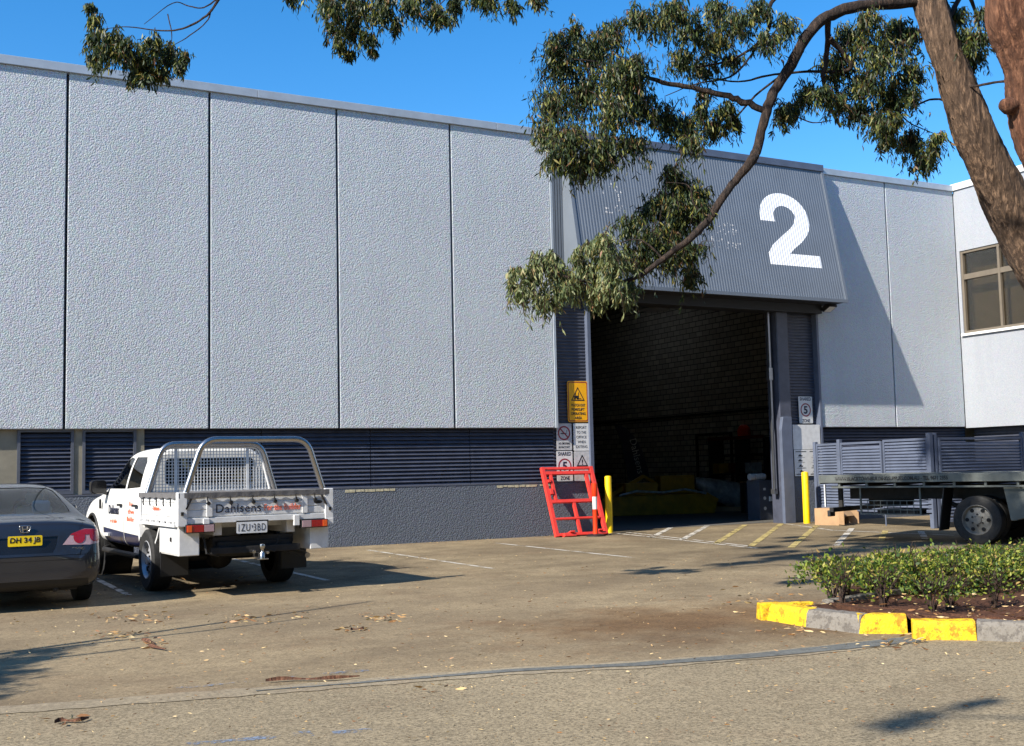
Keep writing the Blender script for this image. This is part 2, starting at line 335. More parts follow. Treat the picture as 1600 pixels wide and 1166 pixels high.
def text_bm(s, size, bold=0, sx=1, align='CENTER', spacing=1.0, shear=0):
    cu = bpy.data.curves.new('t', 'FONT'); cu.body = s; cu.size = size; cu.offset = bold; cu.align_x = align; cu.align_y = 'CENTER'; cu.space_character = spacing; cu.shear = shear
    cu.resolution_u = 3; cu.space_line = .95
    o = bpy.data.objects.new('t', cu); COL.objects.link(o); bpy.context.view_layer.update()
    me = bpy.data.meshes.new_from_object(o.evaluated_get(bpy.context.evaluated_depsgraph_get()))
    bm = bmesh.new(); bm.from_mesh(me)
    for v in bm.verts: v.co.x *= sx
    bpy.data.objects.remove(o); bpy.data.curves.remove(cu); bpy.data.meshes.remove(me)
    return bm
def lettering(s, size, mat, mtx, parent, bold=0, sx=1, name='lettering', align='CENTER', th=.002, spacing=1.0, shear=0, fit=None):
    bm = text_bm(s, size, bold, sx, align, spacing, shear)
    if fit:
        xs = [v.co.x for v in bm.verts]; ys = [v.co.y for v in bm.verts]; cx, cy = (min(xs)+max(xs))/2, (min(ys)+max(ys))/2
        kx = fit[0]/(max(xs)-min(xs)); ky = fit[1]/(max(ys)-min(ys)) if fit[1] else kx
        for v in bm.verts: v.co.x = (v.co.x-cx)*kx; v.co.y = (v.co.y-cy)*ky
    e = bmesh.ops.extrude_face_region(bm, geom=bm.faces[:])
    for v in e['geom']:
        if isinstance(v, bmesh.types.BMVert): v.co.z += th
    bm.transform(mtx); return obj(name, bm, mat, parent)
FRONT = lambda x, y, z: Matrix.Translation((x, y, z)) @ Matrix.Rotation(pi/2, 4, 'X')       # faces -Y, reads left to right along +X
def inpoly(p, poly):
    c = False; n = len(poly)
    for i in range(n):
        a, b = poly[i], poly[i-1]
        if (a[1] > p[1]) != (b[1] > p[1]) and p[0] < (b[0]-a[0])*(p[1]-a[1])/(b[1]-a[1])+a[0]: c = not c
    return c
def cut(bm, poly, ax, cond, keep=False):
    """cut the outline out of a shell, seen along an axis; return the cut-out faces as a new shell"""
    i, j = {'x': (1, 2), 'y': (0, 2), 'z': (0, 1)}[ax]
    x0, x1 = min(p[0] for p in poly), max(p[0] for p in poly); y0, y1 = min(p[1] for p in poly), max(p[1] for p in poly)
    def cand():
        out = []
        for f in bm.faces:
            xs = [v.co[i] for v in f.verts]; ys = [v.co[j] for v in f.verts]
            if max(xs) > x0-1e-4 and min(xs) < x1+1e-4 and max(ys) > y0-1e-4 and min(ys) < y1+1e-4 and cond(f.calc_center_median()): out.append(f)
        return out
    n = len(poly)
    for k in range(n):
        a, b = poly[k], poly[(k+1) % n]; co = Vector((0, 0, 0)); no = Vector((0, 0, 0))
        co[i], co[j] = a; no[i], no[j] = -(b[1]-a[1]), b[0]-a[0]
        fs = cand(); g = set(fs)
        for f in fs: g.update(f.edges); g.update(f.verts)
        bmesh.ops.bisect_plane(bm, geom=list(g), plane_co=co, plane_no=no, dist=1e-5)
    ins = [f for f in cand() if inpoly((f.calc_center_median()[i], f.calc_center_median()[j]), poly)]
    nb = bmesh.new(); mp = {}
    for f in ins:
        vs = []
        for v in f.verts:
            if v not in mp: mp[v] = nb.verts.new(v.co)
            vs.append(mp[v])
        try: nb.faces.new(vs)
        except ValueError: pass
    if not keep: bmesh.ops.delete(bm, geom=ins, context='FACES')
    bmesh.ops.recalc_face_normals(nb, faces=nb.faces[:])
    return nb
def push(bm, d, ax=None, sgn=1):
    """move a shell along its outward side by d"""
    bm.normal_update()
    for v in bm.verts:
        n = v.normal.copy()
        if ax is not None and n[ax]*sgn < 0: n = -n
        v.co += n*d
    return bm
def solid(bm, th, d):
    """give a shell thickness th towards direction d"""
    e = bmesh.ops.extrude_face_region(bm, geom=bm.faces[:])
    for v in e['geom']:
        if isinstance(v, bmesh.types.BMVert): v.co += Vector(d)*th
    bmesh.ops.recalc_face_normals(bm, faces=bm.faces[:]); return bm
def loft(secs, levels=2):
    """secs: (y, zb, w, zsh, xb, zbelt, xt, zt); returns a smooth closed shell, mirrored about x=0"""
    vs, fs = [], []; rings = []
    for (y, zb, w_, zsh, xb, zbt, xt, zt) in secs:
        h = [(w_*.80, zb), (w_*.97, zb+.07), (w_, (zb+zsh)/2), (w_*.99, zsh), (xb, zbt), ((xb+xt)/2+.015, (zbt+zt)/2), (xt+.01, zt-.05), (xt*.75, zt), ]
        ring = [(x, y, z) for x, z in h]+[(0, y, zt+.012)]+[(-x, y, z) for x, z in reversed(h)]+[(0, y, zb)]
        rings.append(list(range(len(vs), len(vs)+len(ring)))); vs += ring
    n = len(rings[0])
    for a, b in zip(rings, rings[1:]):
        for k in range(n): fs.append((a[k], a[(k+1) % n], b[(k+1) % n], b[k]))
    def capf(rg):                      # ladder of quads so that the end stays smooth
        return [(rg[k], rg[k+1], rg[n-3-k], rg[n-2-k]) for k in range((n-2)//2-1)]+[(rg[n-1], rg[0], rg[n-2])]+[(rg[(n-2)//2-1], rg[(n-2)//2], rg[(n-2)//2+1])]
    fs += capf(rings[0]); fs += capf(rings[-1])
    me = bpy.data.meshes.new('l'); me.from_pydata(vs, [], fs); o = bpy.data.objects.new('l', me); COL.objects.link(o)
    sb = o.modifiers.new('s', 'SUBSURF'); sb.levels = levels; sb.render_levels = levels
    bpy.context.view_layer.update(); ev = bpy.data.meshes.new_from_object(o.evaluated_get(bpy.context.evaluated_depsgraph_get()))
    bm = bmesh.new(); bm.from_mesh(ev); bpy.data.objects.remove(o); bpy.data.meshes.remove(me); bpy.data.meshes.remove(ev)
    bmesh.ops.recalc_face_normals(bm, faces=bm.faces[:]); return bm
def rrect(x0, x1, y0, y1, r, n=3):
    out = []
    for cx, cy, a0 in ((x1-r, y1-r, 0), (x0+r, y1-r, 90), (x0+r, y0+r, 180), (x1-r, y0+r, 270)):
        for k in range(n+1):
            a = R(a0+90*k/n); out.append((cx+r*cos(a), cy+r*sin(a)))
    return out
def circ(cx, cy, r, n=20, a0=0, a1=360):
    return [(cx+r*cos(R(a0+(a1-a0)*k/n)), cy+r*sin(R(a0+(a1-a0)*k/n))) for k in range(n)]
def ringmb(mb, cx, cy, ro, ri, y, th, n=40):
    """flat ring facing -Y"""
    vs = []
    for r_ in (ro, ri):
        for yy in (y, y-th):
            vs += [(cx+r_*cos(2*pi*k/n), yy, cy+r_*sin(2*pi*k/n)) for k in range(n)]
    fs = []
    for k in range(n):
        k2 = (k+1) % n; fs += [(n+k, n+k2, 3*n+k2, 3*n+k), (k, k2, n+k2, n+k), (2*n+k2, 2*n+k, 3*n+k, 3*n+k2)]
    return mb.add(vs, fs)
def G(x, y, z=0):                    # the ground (or a level z) under a point of the photograph
    d = at(x, y, 1)-CAM_P; return CAM_P+d*((z-CAM_P.z)/d.z)

# ================================================================== GROUND
def sheet(name, pts, z, mat, kind='structure'):
    mb = MB().add([(p[0], p[1], z) for p in pts], [tuple(range(len(pts)))]); o = obj(name, mb, mat)
    if o.data.polygons[0].normal.z < 0: o.data.flip_normals()
    o['kind'] = kind; return o
sheet('car_park', [(-400, -400), (500, -400), (500, 500), (-400, 500)], 0, 'asphalt')
E0 = [G(0, 1112), G(400, 1082), G(800, 1050), G(1000, 1040), G(1200, 1025), G(1430, 1001)]
dl = (E0[-1]-E0[0]).normalized()
line = [E0[0]-dl*40]+E0+[E0[-1]+Vector((.6, -.22, 0)), E0[-1]+Vector((30, -3, 0))]
sheet('road', [(p.x, p.y-.05) for p in line]+[(40, -60), (-45, -60)], .004, 'road')
def ribbon(name, pts, w0, w1, z, mat, jag=0):
    n = len(pts); up_, dn = [], []
    fine = []
    for a, b in zip(pts, pts[1:]):
        k = max(1, int((b-a).length/.12)) if jag else 1
        fine += [a.lerp(b, q/k) for q in range(k)]
    fine.append(pts[-1]); L = len(fine)-1
    for i, p in enumerate(fine):
        t = (fine[min(i+1, L)]-fine[max(i-1, 0)]).normalized(); nn = Vector((-t.y, t.x, 0)); ww = (w0+(w1-w0)*i/L)/2
        up_.append(p+nn*(ww+jag*(random.random()-.5))); dn.append(p-nn*(ww+jag*(random.random()-.5)))
    mb = MB().add([(q.x, q.y, z) for q in up_]+[(q.x, q.y, z) for q in dn], [(i, i+1, L+2+i, L+1+i) for i in range(L)])
    o = obj(name, mb, mat); o['kind'] = 'structure'
    if o.data.polygons[0].normal.z < 0: o.data.flip_normals()
    return o
ribbon('road_edge', line[:-2], .05, .30, .008, 'edge', .05)
ribbon('drain_patch', E0[1:], .02, .24, .012, 'drain', .02)
def paint(name, a, b, wd, mat, jag=.008): return ribbon(name, [a, b], wd, wd, .006, mat, jag)
paint('parking_line', G(575, 860), G(770, 889), .075, 'linewhite')
paint('parking_line', G(775, 849), G(995, 872.5), .075, 'linewhite')
paint('parking_line', Vector((2.44, -2.5, 0)), Vector((2.44, -6.75, 0)), .085, 'linewhite')
paint('parking_line', Vector((5.0, -1.4, 0)), Vector((5.0, -6.6, 0)), .085, 'linewhite')
paint('zone_line', Vector((13.62, -.35, 0)), Vector((12.74, -6.1, 0)), .08, 'linewhite')
paint('zone_line', Vector((13.98, -.18, 0)), Vector((13.0, -5.6, 0)), .08, 'linewhite')
paint('zone_line', Vector((13.0, -.25, 0)), Vector((13.6, -.3, 0)), .07, 'linewhite')
for (a, b, c_) in (((1018, 840), (1048, 825), 'linewhite'), ((1065, 844), (1105, 822), 'linewhite'), ((1118, 850), (1165, 820), 'lineyellow'), ((1173, 854), (1222, 818), 'lineyellow'),
                   ((1236, 856), (1277, 821), 'lineyellow'), ((1306, 853), (1331, 826), 'linewhite'), ((1376, 846), (1384, 829), 'lineyellow'), ((1446, 843), (1439, 831), 'linewhite')):
    paint('hatching_line', G(*a), G(*b), .12, c_)
paint('zone_line', G(1222, 818), G(1300, 829), .08, 'linewhite'); paint('zone_line', G(1300, 829), G(1490, 837), .08, 'linewhite')
for a, b, wd in (((275, 1076), (390, 1066), .05), ((430, 1062), (575, 1048), .06), ((290, 1165), (440, 1152), .05), ((458, 1150), (487, 1147), .09), ((520, 1147), (670, 1134), .06)):
    paint('faded_blue_line', G(*a), G(*b), wd*1.5, 'chalk', .02)

# kerbs of the planting bed, each block its own piece
def kerb(a, b, label, mat, ha=.15, hb=.15, dep=.17):
    a, b = Vector(a), Vector(b); t = (b-a).normalized(); n = Vector((-t.y, t.x, 0)); L = (b-a).length
    prof = [(0, 0), (.025, .11), (.05, .145), (.075, .15), (dep, .15), (dep, 0)]; K = 8; vs = []; fs = []
    for i in range(K+1):
        p = a+t*(L*i/K); hh = (ha+(hb-ha)*i/K)/.15
        for (d, z) in prof:
            q = p+n*(d+random.uniform(-.004, .004)); vs.append((q.x, q.y, z*hh+(random.uniform(-.004, .004) if z else -.02)))
    m = len(prof)
    for i in range(K):
        for j in range(m): fs.append((i*m+j, i*m+(j+1) % m, (i+1)*m+(j+1) % m, (i+1)*m+j))
    fs += [tuple(range(m)), tuple(range((K+1)*m-1, K*m-1, -1))]
    o = obj('kerb_block', MB().add(vs, fs), mat, bevel=.006); return tag(o, label, 'kerb', 'kerb blocks around the planting bed')
k0, k1, k2, k3, k4 = G(1190, 968), G(1258, 980), G(1342, 990.5), G(1419, 991), G(1425, 1001); k5 = G(1527, 1002); k6 = G(1690, 1008)
kerb(k0, k1, 'yellow painted kerb block at the pointed left end of the planting bed', 'kerby')
kerb(k1, k2, 'bare grey kerb block between two yellow ones in front of the hedge', 'kerbg')
kerb(k2, k3, 'yellow painted kerb block left of the crack, just right of the grey block', 'kerby')
kerb(k4+Vector((.02, 0, 0)), k5, 'yellow painted kerb block right of the crack, lowest in the picture', 'kerby')
kerb(k5, k6, 'grey concrete kerb running off to the right after the last yellow block', 'kerbg')
kb = G(1276, 941, .15); kb.z = 0
kerb(Vector((kb.x+.05, kb.y+.17, 0)), k0+Vector((.02, .1, 0)), 'yellow kerb strip running back from the pointed end of the planting bed', 'kerby')
kerb(Vector((16.2, -11.4, 0)), Vector((kb.x+.22, kb.y+.22, 0)), 'far grey kerb of the planting bed behind the hedge', 'kerbg')
# soil, slightly uneven
bm = bmesh.new()
outl = [k0+Vector((.22, .12, 0)), k1+Vector((.06, .15, 0)), k2+Vector((.05, .15, 0)), k3+Vector((.05, .15, 0)), k5+Vector((.03, .15, 0)), k6+Vector((.03, .15, 0)), Vector((14.5, -16, 0)), Vector((16, -11.6, 0)), Vector((9.0, -12.1, 0)), Vector((kb.x+.12, kb.y+.02, 0))]
f = bm.faces.new([bm.verts.new((p.x, p.y, .11)) for p in outl]); bmesh.ops.triangulate(bm, faces=[f])
for _ in range(5): bmesh.ops.subdivide_edges(bm, edges=[e for e in bm.edges if e.calc_length() > .12], cuts=1)
for v in bm.verts:
    if not v.is_boundary: v.co.z += random.uniform(-.012, .035)
struct('garden_soil', bm, 'soil')

# ================================================================== WAREHOUSE
W = thing('warehouse', 'long warehouse of blue grey roughcast panels with a ribbed entrance canopy marked 2', 'warehouse', (12, 0, 0)); W.location = (0, 0, 0)
seams = [-22.6, -20.1, -17.6, -15.1, -12.6, -10.06, -7.56, -5.06, -2.56, -.05, 2.465, 4.99, 7.515, 10.01, 12.41]
def panel(x0, x1, z0=2.30, z1=8.70):
    obj('wall_panel', MB().box(x0+.022, x1-.022, 0, .12, z0, z1), 'wall', W, bevel=.012)
for a, b in zip(seams, seams[1:]): panel(a, b)
for a, b in ((19.97, 22.54), (22.54, 25.10)): panel(a, b)
obj('joint_backing', MB().box(-22.6, 12.40, .085, .30, 2.30, 8.68).box(19.99, 25.2, .085, .30, 2.30, 8.68), 'joint', W)
for a, b in ((-22.6, -10.5), (-10.5, -1.5), (-1.5, 5.9), (5.9, 11.1), (11.1, 12.72)): obj('parapet_capping', MB().box(a+.003, b-.003, -.045, .34, 8.70, 8.86), 'cap', W, bevel=.006)
for a, b in ((20.26, 24.1), (24.1, 25.06)): obj('parapet_capping', MB().box(a+.003, b-.003, -.045, .34, 8.702, 8.86), 'cap', W, bevel=.006)
obj('corner_trim', MB().box(12.395, 12.45, -.03, .16, 2.30, 8.70), 'cap', W)
# base wall
obj('plinth', MB().box(-22.6, 13.28, .0, .3, -.1, 1.12), 'plinth', W, bevel=.015)
obj('plinth', MB().box(18.98, 19.93, .0, .3, -.1, 1.12), 'plinth', W, bevel=.015)
obj('plinth', MB().box(19.93, 25.3, .03, .3, -.1, 1.10), 'plinth', W, bevel=.015)
for a, b in ((7.62, 8.66), (10.95, 11.9), (11.98, 12.35)):
    mb = MB(); x = a
    while x < b: l = random.uniform(.05, .2); mb.box(x, min(b, x+l), -.006, .02, 1.045+random.uniform(0, .02), 1.10); x += l+random.uniform(0, .03)
    obj('peeled_paint_patch', mb, 'peel', W)
def blades(x0, x1, z0, z1, y, pitch, mb=None, dep=.055):
    mb = mb or MB(); z = z0
    while z+pitch <= z1+1e-3:
        mb.add([(x0, y-dep, z+pitch*.18), (x1, y-dep, z+pitch*.18), (x1, y, z+pitch*.98), (x0, y, z+pitch*.98), (x0, y-dep, z+pitch*.06), (x1, y-dep, z+pitch*.06), (x1, y, z+pitch*.86), (x0, y, z+pitch*.86)],
               [(0, 1, 2, 3), (7, 6, 5, 4), (0, 4, 5, 1), (1, 5, 6, 2), (2, 6, 7, 3), (3, 7, 4, 0)]); z += pitch
    return mb
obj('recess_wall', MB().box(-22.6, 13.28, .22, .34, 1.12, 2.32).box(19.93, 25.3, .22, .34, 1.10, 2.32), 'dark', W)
def framed_louvre(x0, x1):
    f = obj('louvre_panel', blades(x0+.05, x1-.05, 1.22, 2.24, .165, .072), 'louvre', W)
    obj('frame', MB().box(x0, x0+.05, .08, .2, 1.16, 2.30).box(x1-.05, x1, .08, .2, 1.16, 2.30).box(x0+.05, x1-.05, .08, .2, 1.16, 1.22).box(x0+.05, x1-.05, .08, .2, 2.25, 2.30), 'louvframe', f)
for a, b in ((1.72, 2.64), (2.78, 3.70), (.0, .6), (-2.2, -1.2)): framed_louvre(a, b)
obj('beige_wall', MB().box(-22.6, -2.2, .12, .22, 1.12, 2.31).box(-1.2, 0, .12, .22, 1.12, 2.31).box(.6, 1.72, .12, .22, 1.12, 2.31).box(2.64, 2.78, .10, .22, 1.12, 2.31).box(3.70, 3.84, .10, .22, 1.12, 2.31), 'beige', W)
for a, b in ((3.84, 6.0), (6.0, 8.2), (8.2, 10.4), (10.4, 12.42)): obj('long_louvre', blades(a+.008, b-.008, 1.13, 2.30, .17, .078, dep=.05), 'louvre', W)
obj('sill_rail', MB().box(1.0, 13.0, -.005, .08, 1.121, 1.15), 'louvframe', W)
for a, b in ((19.99, 22.5), (22.5, 25.2)): obj('long_louvre', blades(a, b, 1.11, 2.30, .17, .078), 'louvre', W)
# ribbed cladding beside the door
def ribs(x0, x1, z0, z1, y, pitch=.075, dep=.022):
    mb = MB(); pr = []; z = z0
    while z < z1: pr += [(y, z), (y-dep, z+pitch*.3), (y-dep, z+pitch*.6), (y, z+pitch*.8)]; z += pitch
    pr = [(a, min(b, z1)) for a, b in pr]+[(y, z1)]
    n = len(pr); return mb.add([(x0, a, b) for a, b in pr]+[(x1, a, b) for a, b in pr], [(i, i+1, n+i+1, n+i) for i in range(n-1)])
obj('ribbed_cladding', ribs(12.40, 13.30, 1.12, 5.36, .15), 'louvre', W)
obj('ribbed_cladding', ribs(19.02, 19.94, 1.12, 5.36, .15), 'louvre', W)
obj('door_jamb', MB().box(13.285, 13.375, .03, .42, 1.1, 5.2).box(13.30, 13.37, .32, .42, 0, 1.1), 'gate', W, bevel=.006)
obj('door_jamb', MB().box(18.66, 19.02, -.02, .40, -.05, 5.30), 'louvre', W, bevel=.02)  # dark paint here stands in for the canopy's shadow on the upper jamb
obj('door_jamb', MB().prism([(18.66, 2.55), (18.93, 2.55), (18.93, 0), (18.60, 0), (18.60, 2.25)], 'y', -.12, -.021), 'gate', W, bevel=.008)  # lighter slant-topped plate: the jamb's sunlit lower part put into colour
obj('corner_post', MB().box(19.935, 20.0, -.03, .2, 0, 5.36), 'gate', W, bevel=.005)
obj('door_guide_rail', MB().box(18.50, 18.555, .10, .16, .78, 5.2).box(18.47, 18.585, .09, .2, 3.45, 3.75).box(18.48, 18.59, .1, .22, .70, .82), 'steel', W, bevel=.004)
obj('header_beam', MB().box(13.30, 19.98, -.20, .28, 5.10, 5.37), 'black', W)
obj('inner_wall', MB().box(-22.6, 13.30, .35, .5, 0, 8.66).box(13.3, 18.7, .30, .5, 5.20, 8.66).box(18.9, 27, .45, .6, 0, 8.66), 'beige', W)
# interior
sheet('warehouse_floor', [(6, .5), (26, .5), (26, 30), (6, 30)], .005, 'floor')
obj('block_wall', MB().box(26, 26.2, .62, 30, 0, 8.6), 'block', W)
obj('block_wall_ledge', MB().box(25.95, 26, .62, 30, 3.28, 3.36), 'dark', W)
obj('back_wall', MB().box(6, 26, 30, 30.2, 0, 8.6).box(5.8, 6, .5, 30, 0, 8.6), 'block', W)
obj('roof', MB().box(-22.6, 23.0, .5, 30, 8.42, 8.6).box(24.2, 26.2, .5, 30, 8.42, 8.6).box(23.0, 24.2, .5, 12.6, 8.42, 8.6).box(23.0, 24.2, 16.2, 30, 8.42, 8.6), 'cap', W)
m, t, b = newmat('translucent_roof_sheet'); tl = N(t, 'BsdfTranslucent'); tl.inputs[0].default_value = (.62, .64, .64, 1); t.links.new(tl.outputs[0], t.nodes['Material Output'].inputs[0])
obj('skylight', MB().box(23.0, 24.2, 12.6, 16.2, 8.50, 8.51), m, W)
o = obj('door_frame_panel', MB().box(25.93, 26, 10.9, 10.98, 0, 2.6).box(25.93, 26, 12.9, 12.98, 0, 2.6).box(25.93, 26, 10.98, 12.9, 2.52, 2.6), 'dark', W)

# canopy
CX0, CX1, CT, CB = 12.72, 20.26, 8.74, 5.36
CAN = obj('canopy', MB().box(CX0+.03, CX1-.03, -.10, .1, 8.0, 8.70).add([(CX0+.02, -.08, CT), (CX1-.02, -.08, CT), (CX1-.02, -.74, CB), (CX0+.02, -.74, CB), (CX0+.02, 0, CT), (CX1-.02, 0, CT), (CX1-.02, 0, CB), (CX0+.02, 0, CB)],
      [(0, 1, 2, 3), (4, 5, 1, 0), (7, 6, 5, 4), (3, 2, 6, 7), (0, 3, 7, 4), (1, 5, 6, 2)]), 'louvframe', W)
def cy(z): return -.115-(.775-.115)*(CT-z)/(CT-CB)
PITCH = .076
def depth(x): u = ((x-CX0) % PITCH)/PITCH; return 0 if u < .18 else (u-.18)/.14*.0055 if u < .32 else .0055 if u < .68 else (.82-u)/.14*.0055 if u < .82 else 0
xs = []; x = CX0
while x < CX1:
    for u in (0, .18, .32, .68, .82):
        if x+u*PITCH < CX1: xs.append(x+u*PITCH)
    x += PITCH
xs.append(CX1)
mb = MB(); n = len(xs); mb.add([(x, cy(z)-depth(x+1e-5), z) for z in (CT, CB) for x in xs], [(i, i+1, n+i+1, n+i) for i in range(n-1)])
obj('ribbed_sheet', mb, 'rib', CAN)
obj('edge_trim', MB().add([(a, cy(z)+dy, z) for a in (CX0-.03, CX0+.05) for z in (CT, CB) for dy in (-.025, .02)], [(0, 1, 3, 2), (4, 6, 7, 5), (0, 4, 5, 1), (2, 3, 7, 6), (0, 2, 6, 4), (1, 5, 7, 3)])
    .add([(a, cy(z)+dy, z) for a in (CX1-.05, CX1+.03) for z in (CT, CB) for dy in (-.025, .02)], [(0, 1, 3, 2), (4, 6, 7, 5), (0, 4, 5, 1), (2, 3, 7, 6), (0, 2, 6, 4), (1, 5, 7, 3)])
    .box(CX0-.03, CX1+.03, -.80, -.74, CB-.06, CB+.02), 'rib', CAN)
obj('side_cheek', MB().prism([(-.10, CT), (0, CT), (0, CB), (-.77, CB)], 'x', CX0-.012, CX0+.02), 'rib', CAN)
obj('side_cheek', MB().prism([(-.10, CT), (0, CT), (0, CB), (-.77, CB)], 'x', CX1-.02, CX1+.012), 'rib', CAN)
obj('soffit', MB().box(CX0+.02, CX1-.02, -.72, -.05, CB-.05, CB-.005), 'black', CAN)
obj('top_flashing', MB().box(CX0-.03, CX1+.03, -.16, .34, CT-.02, 8.89), 'gate', CAN, bevel=.008)
mb = MB(); x = 12.46
while x < CX0-.02: mb.box(x, x+.045, -.028, 0, 5.36, 8.70); x += .065
obj('side_cladding', mb.box(12.45, CX0, 0, .1, 5.36, 8.70), 'rib', W)
# painted marks follow the ribs
def on_canopy(name, bm, mat, parent, lift=.0025):
    fs = bm.faces[:]
    x0 = min(v.co.x for v in bm.verts); x1 = max(v.co.x for v in bm.verts)
    for xx in xs:
        if x0 < xx < x1: bmesh.ops.bisect_plane(bm, geom=bm.verts[:]+bm.edges[:]+bm.faces[:], plane_co=(xx, 0, 0), plane_no=(1, 0, 0))
    for v in bm.verts: v.co.y = cy(v.co.z)-depth(v.co.x)-lift
    return obj(name, bm, mat, parent)
# the numeral: outline of a bold 2 in a unit box 1 wide, 1.2 high
def two():
    cx, cy_, ro, ri = .49, .79, .425, .19
    out = []
    for k in range(19): a = R(180-k*180/18-0); out.append((cx+ro*cos(a), cy_+.02+ro*.95*sin(a)))
    out += [(.915, .72), (.885, .62), (.83, .53), (.72, .41), (.56, .285), (.475, .20), (1.0, .20), (1.0, 0), (.10, 0), (.10, .19), (.20, .33), (.40, .50), (.55, .62), (.63, .71), (.665, .80)]
    for k in range(1, 19): a = R(0+k*180/18); out.append((cx+ri*cos(a), cy_+.02+ri*1.0*sin(a)))
    out += [(.315, .72), (.06, .72)]
    return out
bm = bmesh.new(); pp = [Vector((17.86+1.79*p[0], 0, 6.14+1.86*p[1]/1.22)) for p in two()]; pv = [bm.verts.new(p) for p in pp]
for tri_ in geometry.tessellate_polygon([[Vector((p.x, p.z, 0)) for p in pp]]): bm.faces.new([pv[i] for i in tri_])
on_canopy('number', bm, 'number', CAN)
# remains of removed lettering: flecks of paint
fl = random.Random(3); bm = bmesh.new()
def flecks(s, size, x, z, keep, nn, sx=1):
    t = text_bm(s, size, .0, sx); polys = [[(v.co.x+x, v.co.y+z) for v in f.verts] for f in t.faces]; vs = [p for q in polys for p in q]
    xa, xb, za, zb = min(p[0] for p in vs), max(p[0] for p in vs), min(p[1] for p in vs), max(p[1] for p in vs)
    eds = [e for e in t.edges if e.is_boundary]
    for _ in range(nn):
        e = fl.choice(eds); a, b = e.verts[0].co, e.verts[1].co; q = a.lerp(b, fl.random()); px, pz = q.x+x, q.y+z
        if px > x+keep: continue
        s_ = fl.uniform(.010, .026); bm.faces.new([bm.verts.new((px+i*s_*fl.uniform(.3, 1), 0, pz+j*s_*fl.uniform(.5, 1.3))) for i, j in ((-1, -1), (1, -1), (1, 1), (-1, 1))])
    t.free()
flecks('D', 1.05, 13.75, 7.35, 9, 30, .9); flecks('ens', .62, 16.85, 6.98, 9, 24, .8); flecks('Builder', .36, 16.75, 6.55, 9, 30, .9)
on_canopy('lettering_remains', bm, 'sign_grey', CAN, .003)

# office building at the right
OB = thing('office_building', 'pale rendered building meeting the warehouse at a right angle with bronze framed windows', 'building')
YE, WZ0, WZ1, WY0, WY1 = -14, 4.80, 7.04, -.10, -4.9
obj('wall', MB().box(25.10, 25.35, YE, 0, 2.27, WZ0).box(25.10, 25.35, YE, 0, WZ1, 8.72).box(25.10, 25.35, YE, WY1, WZ0, WZ1).box(25.10, 25.35, WY0, 0, WZ0, WZ1), 'wall_smooth', OB)
obj('parapet_capping', MB().box(25.05, 25.5, YE, .1, 8.72, 8.90), 'aluwhite', OB, bevel=.006)
wi = obj('window', MB().box(25.20, 25.212, WY1+.05, WY0-.05, WZ0+.05, WZ1-.05), 'bglass', OB)
mb = MB().box(25.13, 25.25, WY1, WY0, WZ0, WZ0+.07).box(25.13, 25.25, WY1, WY0, WZ1-.07, WZ1).box(25.14, 25.24, WY1+.04, WY0-.04, 6.26, 6.40)
for yy in (WY0-.07, -1.33, -2.55, -3.75, WY1): mb.box(25.131, 25.249, yy, yy+.07, WZ0+.07, WZ1-.07)
obj('frame', mb, 'bronze', wi); obj('sill', MB().box(25.03, 25.13, WY1-.03, WY0+.04, WZ0-.07, WZ0-.005), 'aluwhite', wi)
obj('pane_reflection_backing', MB().box(25.6, 25.65, YE, 0, 4.0, 8.0), 'beige', OB)  # beige board added behind the panes to imitate their brown reflection
obj('room_box', MB().box(25.65, 34, YE, 0, 0, 8.6), 'beige', OB)
obj('lower_wall', MB().box(25.45, 25.6, YE, 0, 0, 2.3), 'louvre', OB)
mb = MB(); z = .3
while z < 2.2: mb.box(25.40, 25.46, YE, 0, z, z+.04); z += .078
obj('louvre', mb, 'louvre', OB)

# ================================================================== SIGNS
def sign(name, label, cat, x0, x1, z0, z1, y, mat, r=.02, th=.006):
    return tag(obj(name, MB().prism(rrect(x0, x1, z0, z1, r), 'y', y, y-th), mat, bevel=.001), label, cat)
def txt(p, s, cx, cz, w_, h_, y, mat='sign_black', bold=.0, nm='lettering'):
    lettering(s, 1, mat, FRONT(cx, y, cz), p, bold=bold, fit=(w_, h_), th=.0015, name=nm)
def tri(p, cx, cz, s, y, mat, th, fill=True):
    o_ = [(cx-s, cz-s*.82), (cx+s, cz-s*.82), (cx, cz+s*.92)]; i_ = [(cx+(a-cx)*th, cz-.03*s+(b-cz)*th) for a, b in o_]
    mb = MB(); vs = [(a, yy, b) for yy in (y, y-.0015) for a, b in o_+i_]; fs = []
    for k in range(3): k2 = (k+1) % 3; fs += [(6+k, 6+k2, 9+k2, 9+k), (k, 3+k, 3+k2, k2), (k, k2, 6+k2, 6+k), (3+k2, 3+k, 9+k, 9+k2)]
    obj('triangle_symbol', mb.add(vs, fs), mat, p)
SY = .10
s = sign('forklift_warning_sign', 'yellow rectangular forklift warning sign beside the door, topmost of the signs on the left', 'sign', 12.77, 13.30, 2.43, 3.33, SY, 'sign_yellow', .05)
obj('border', MB().add([(a, SY-.0075, b) for pts in (rrect(12.785, 13.285, 2.445, 3.315, .045), rrect(12.805, 13.265, 2.465, 3.295, .035)) for a, b in pts], [(k, (k+1) % 16, 16+(k+1) % 16, 16+k) for k in range(16)]), 'sign_red', s)
tri(s, 13.035, 3.04, .175, SY-.0065, 'sign_black', .80)
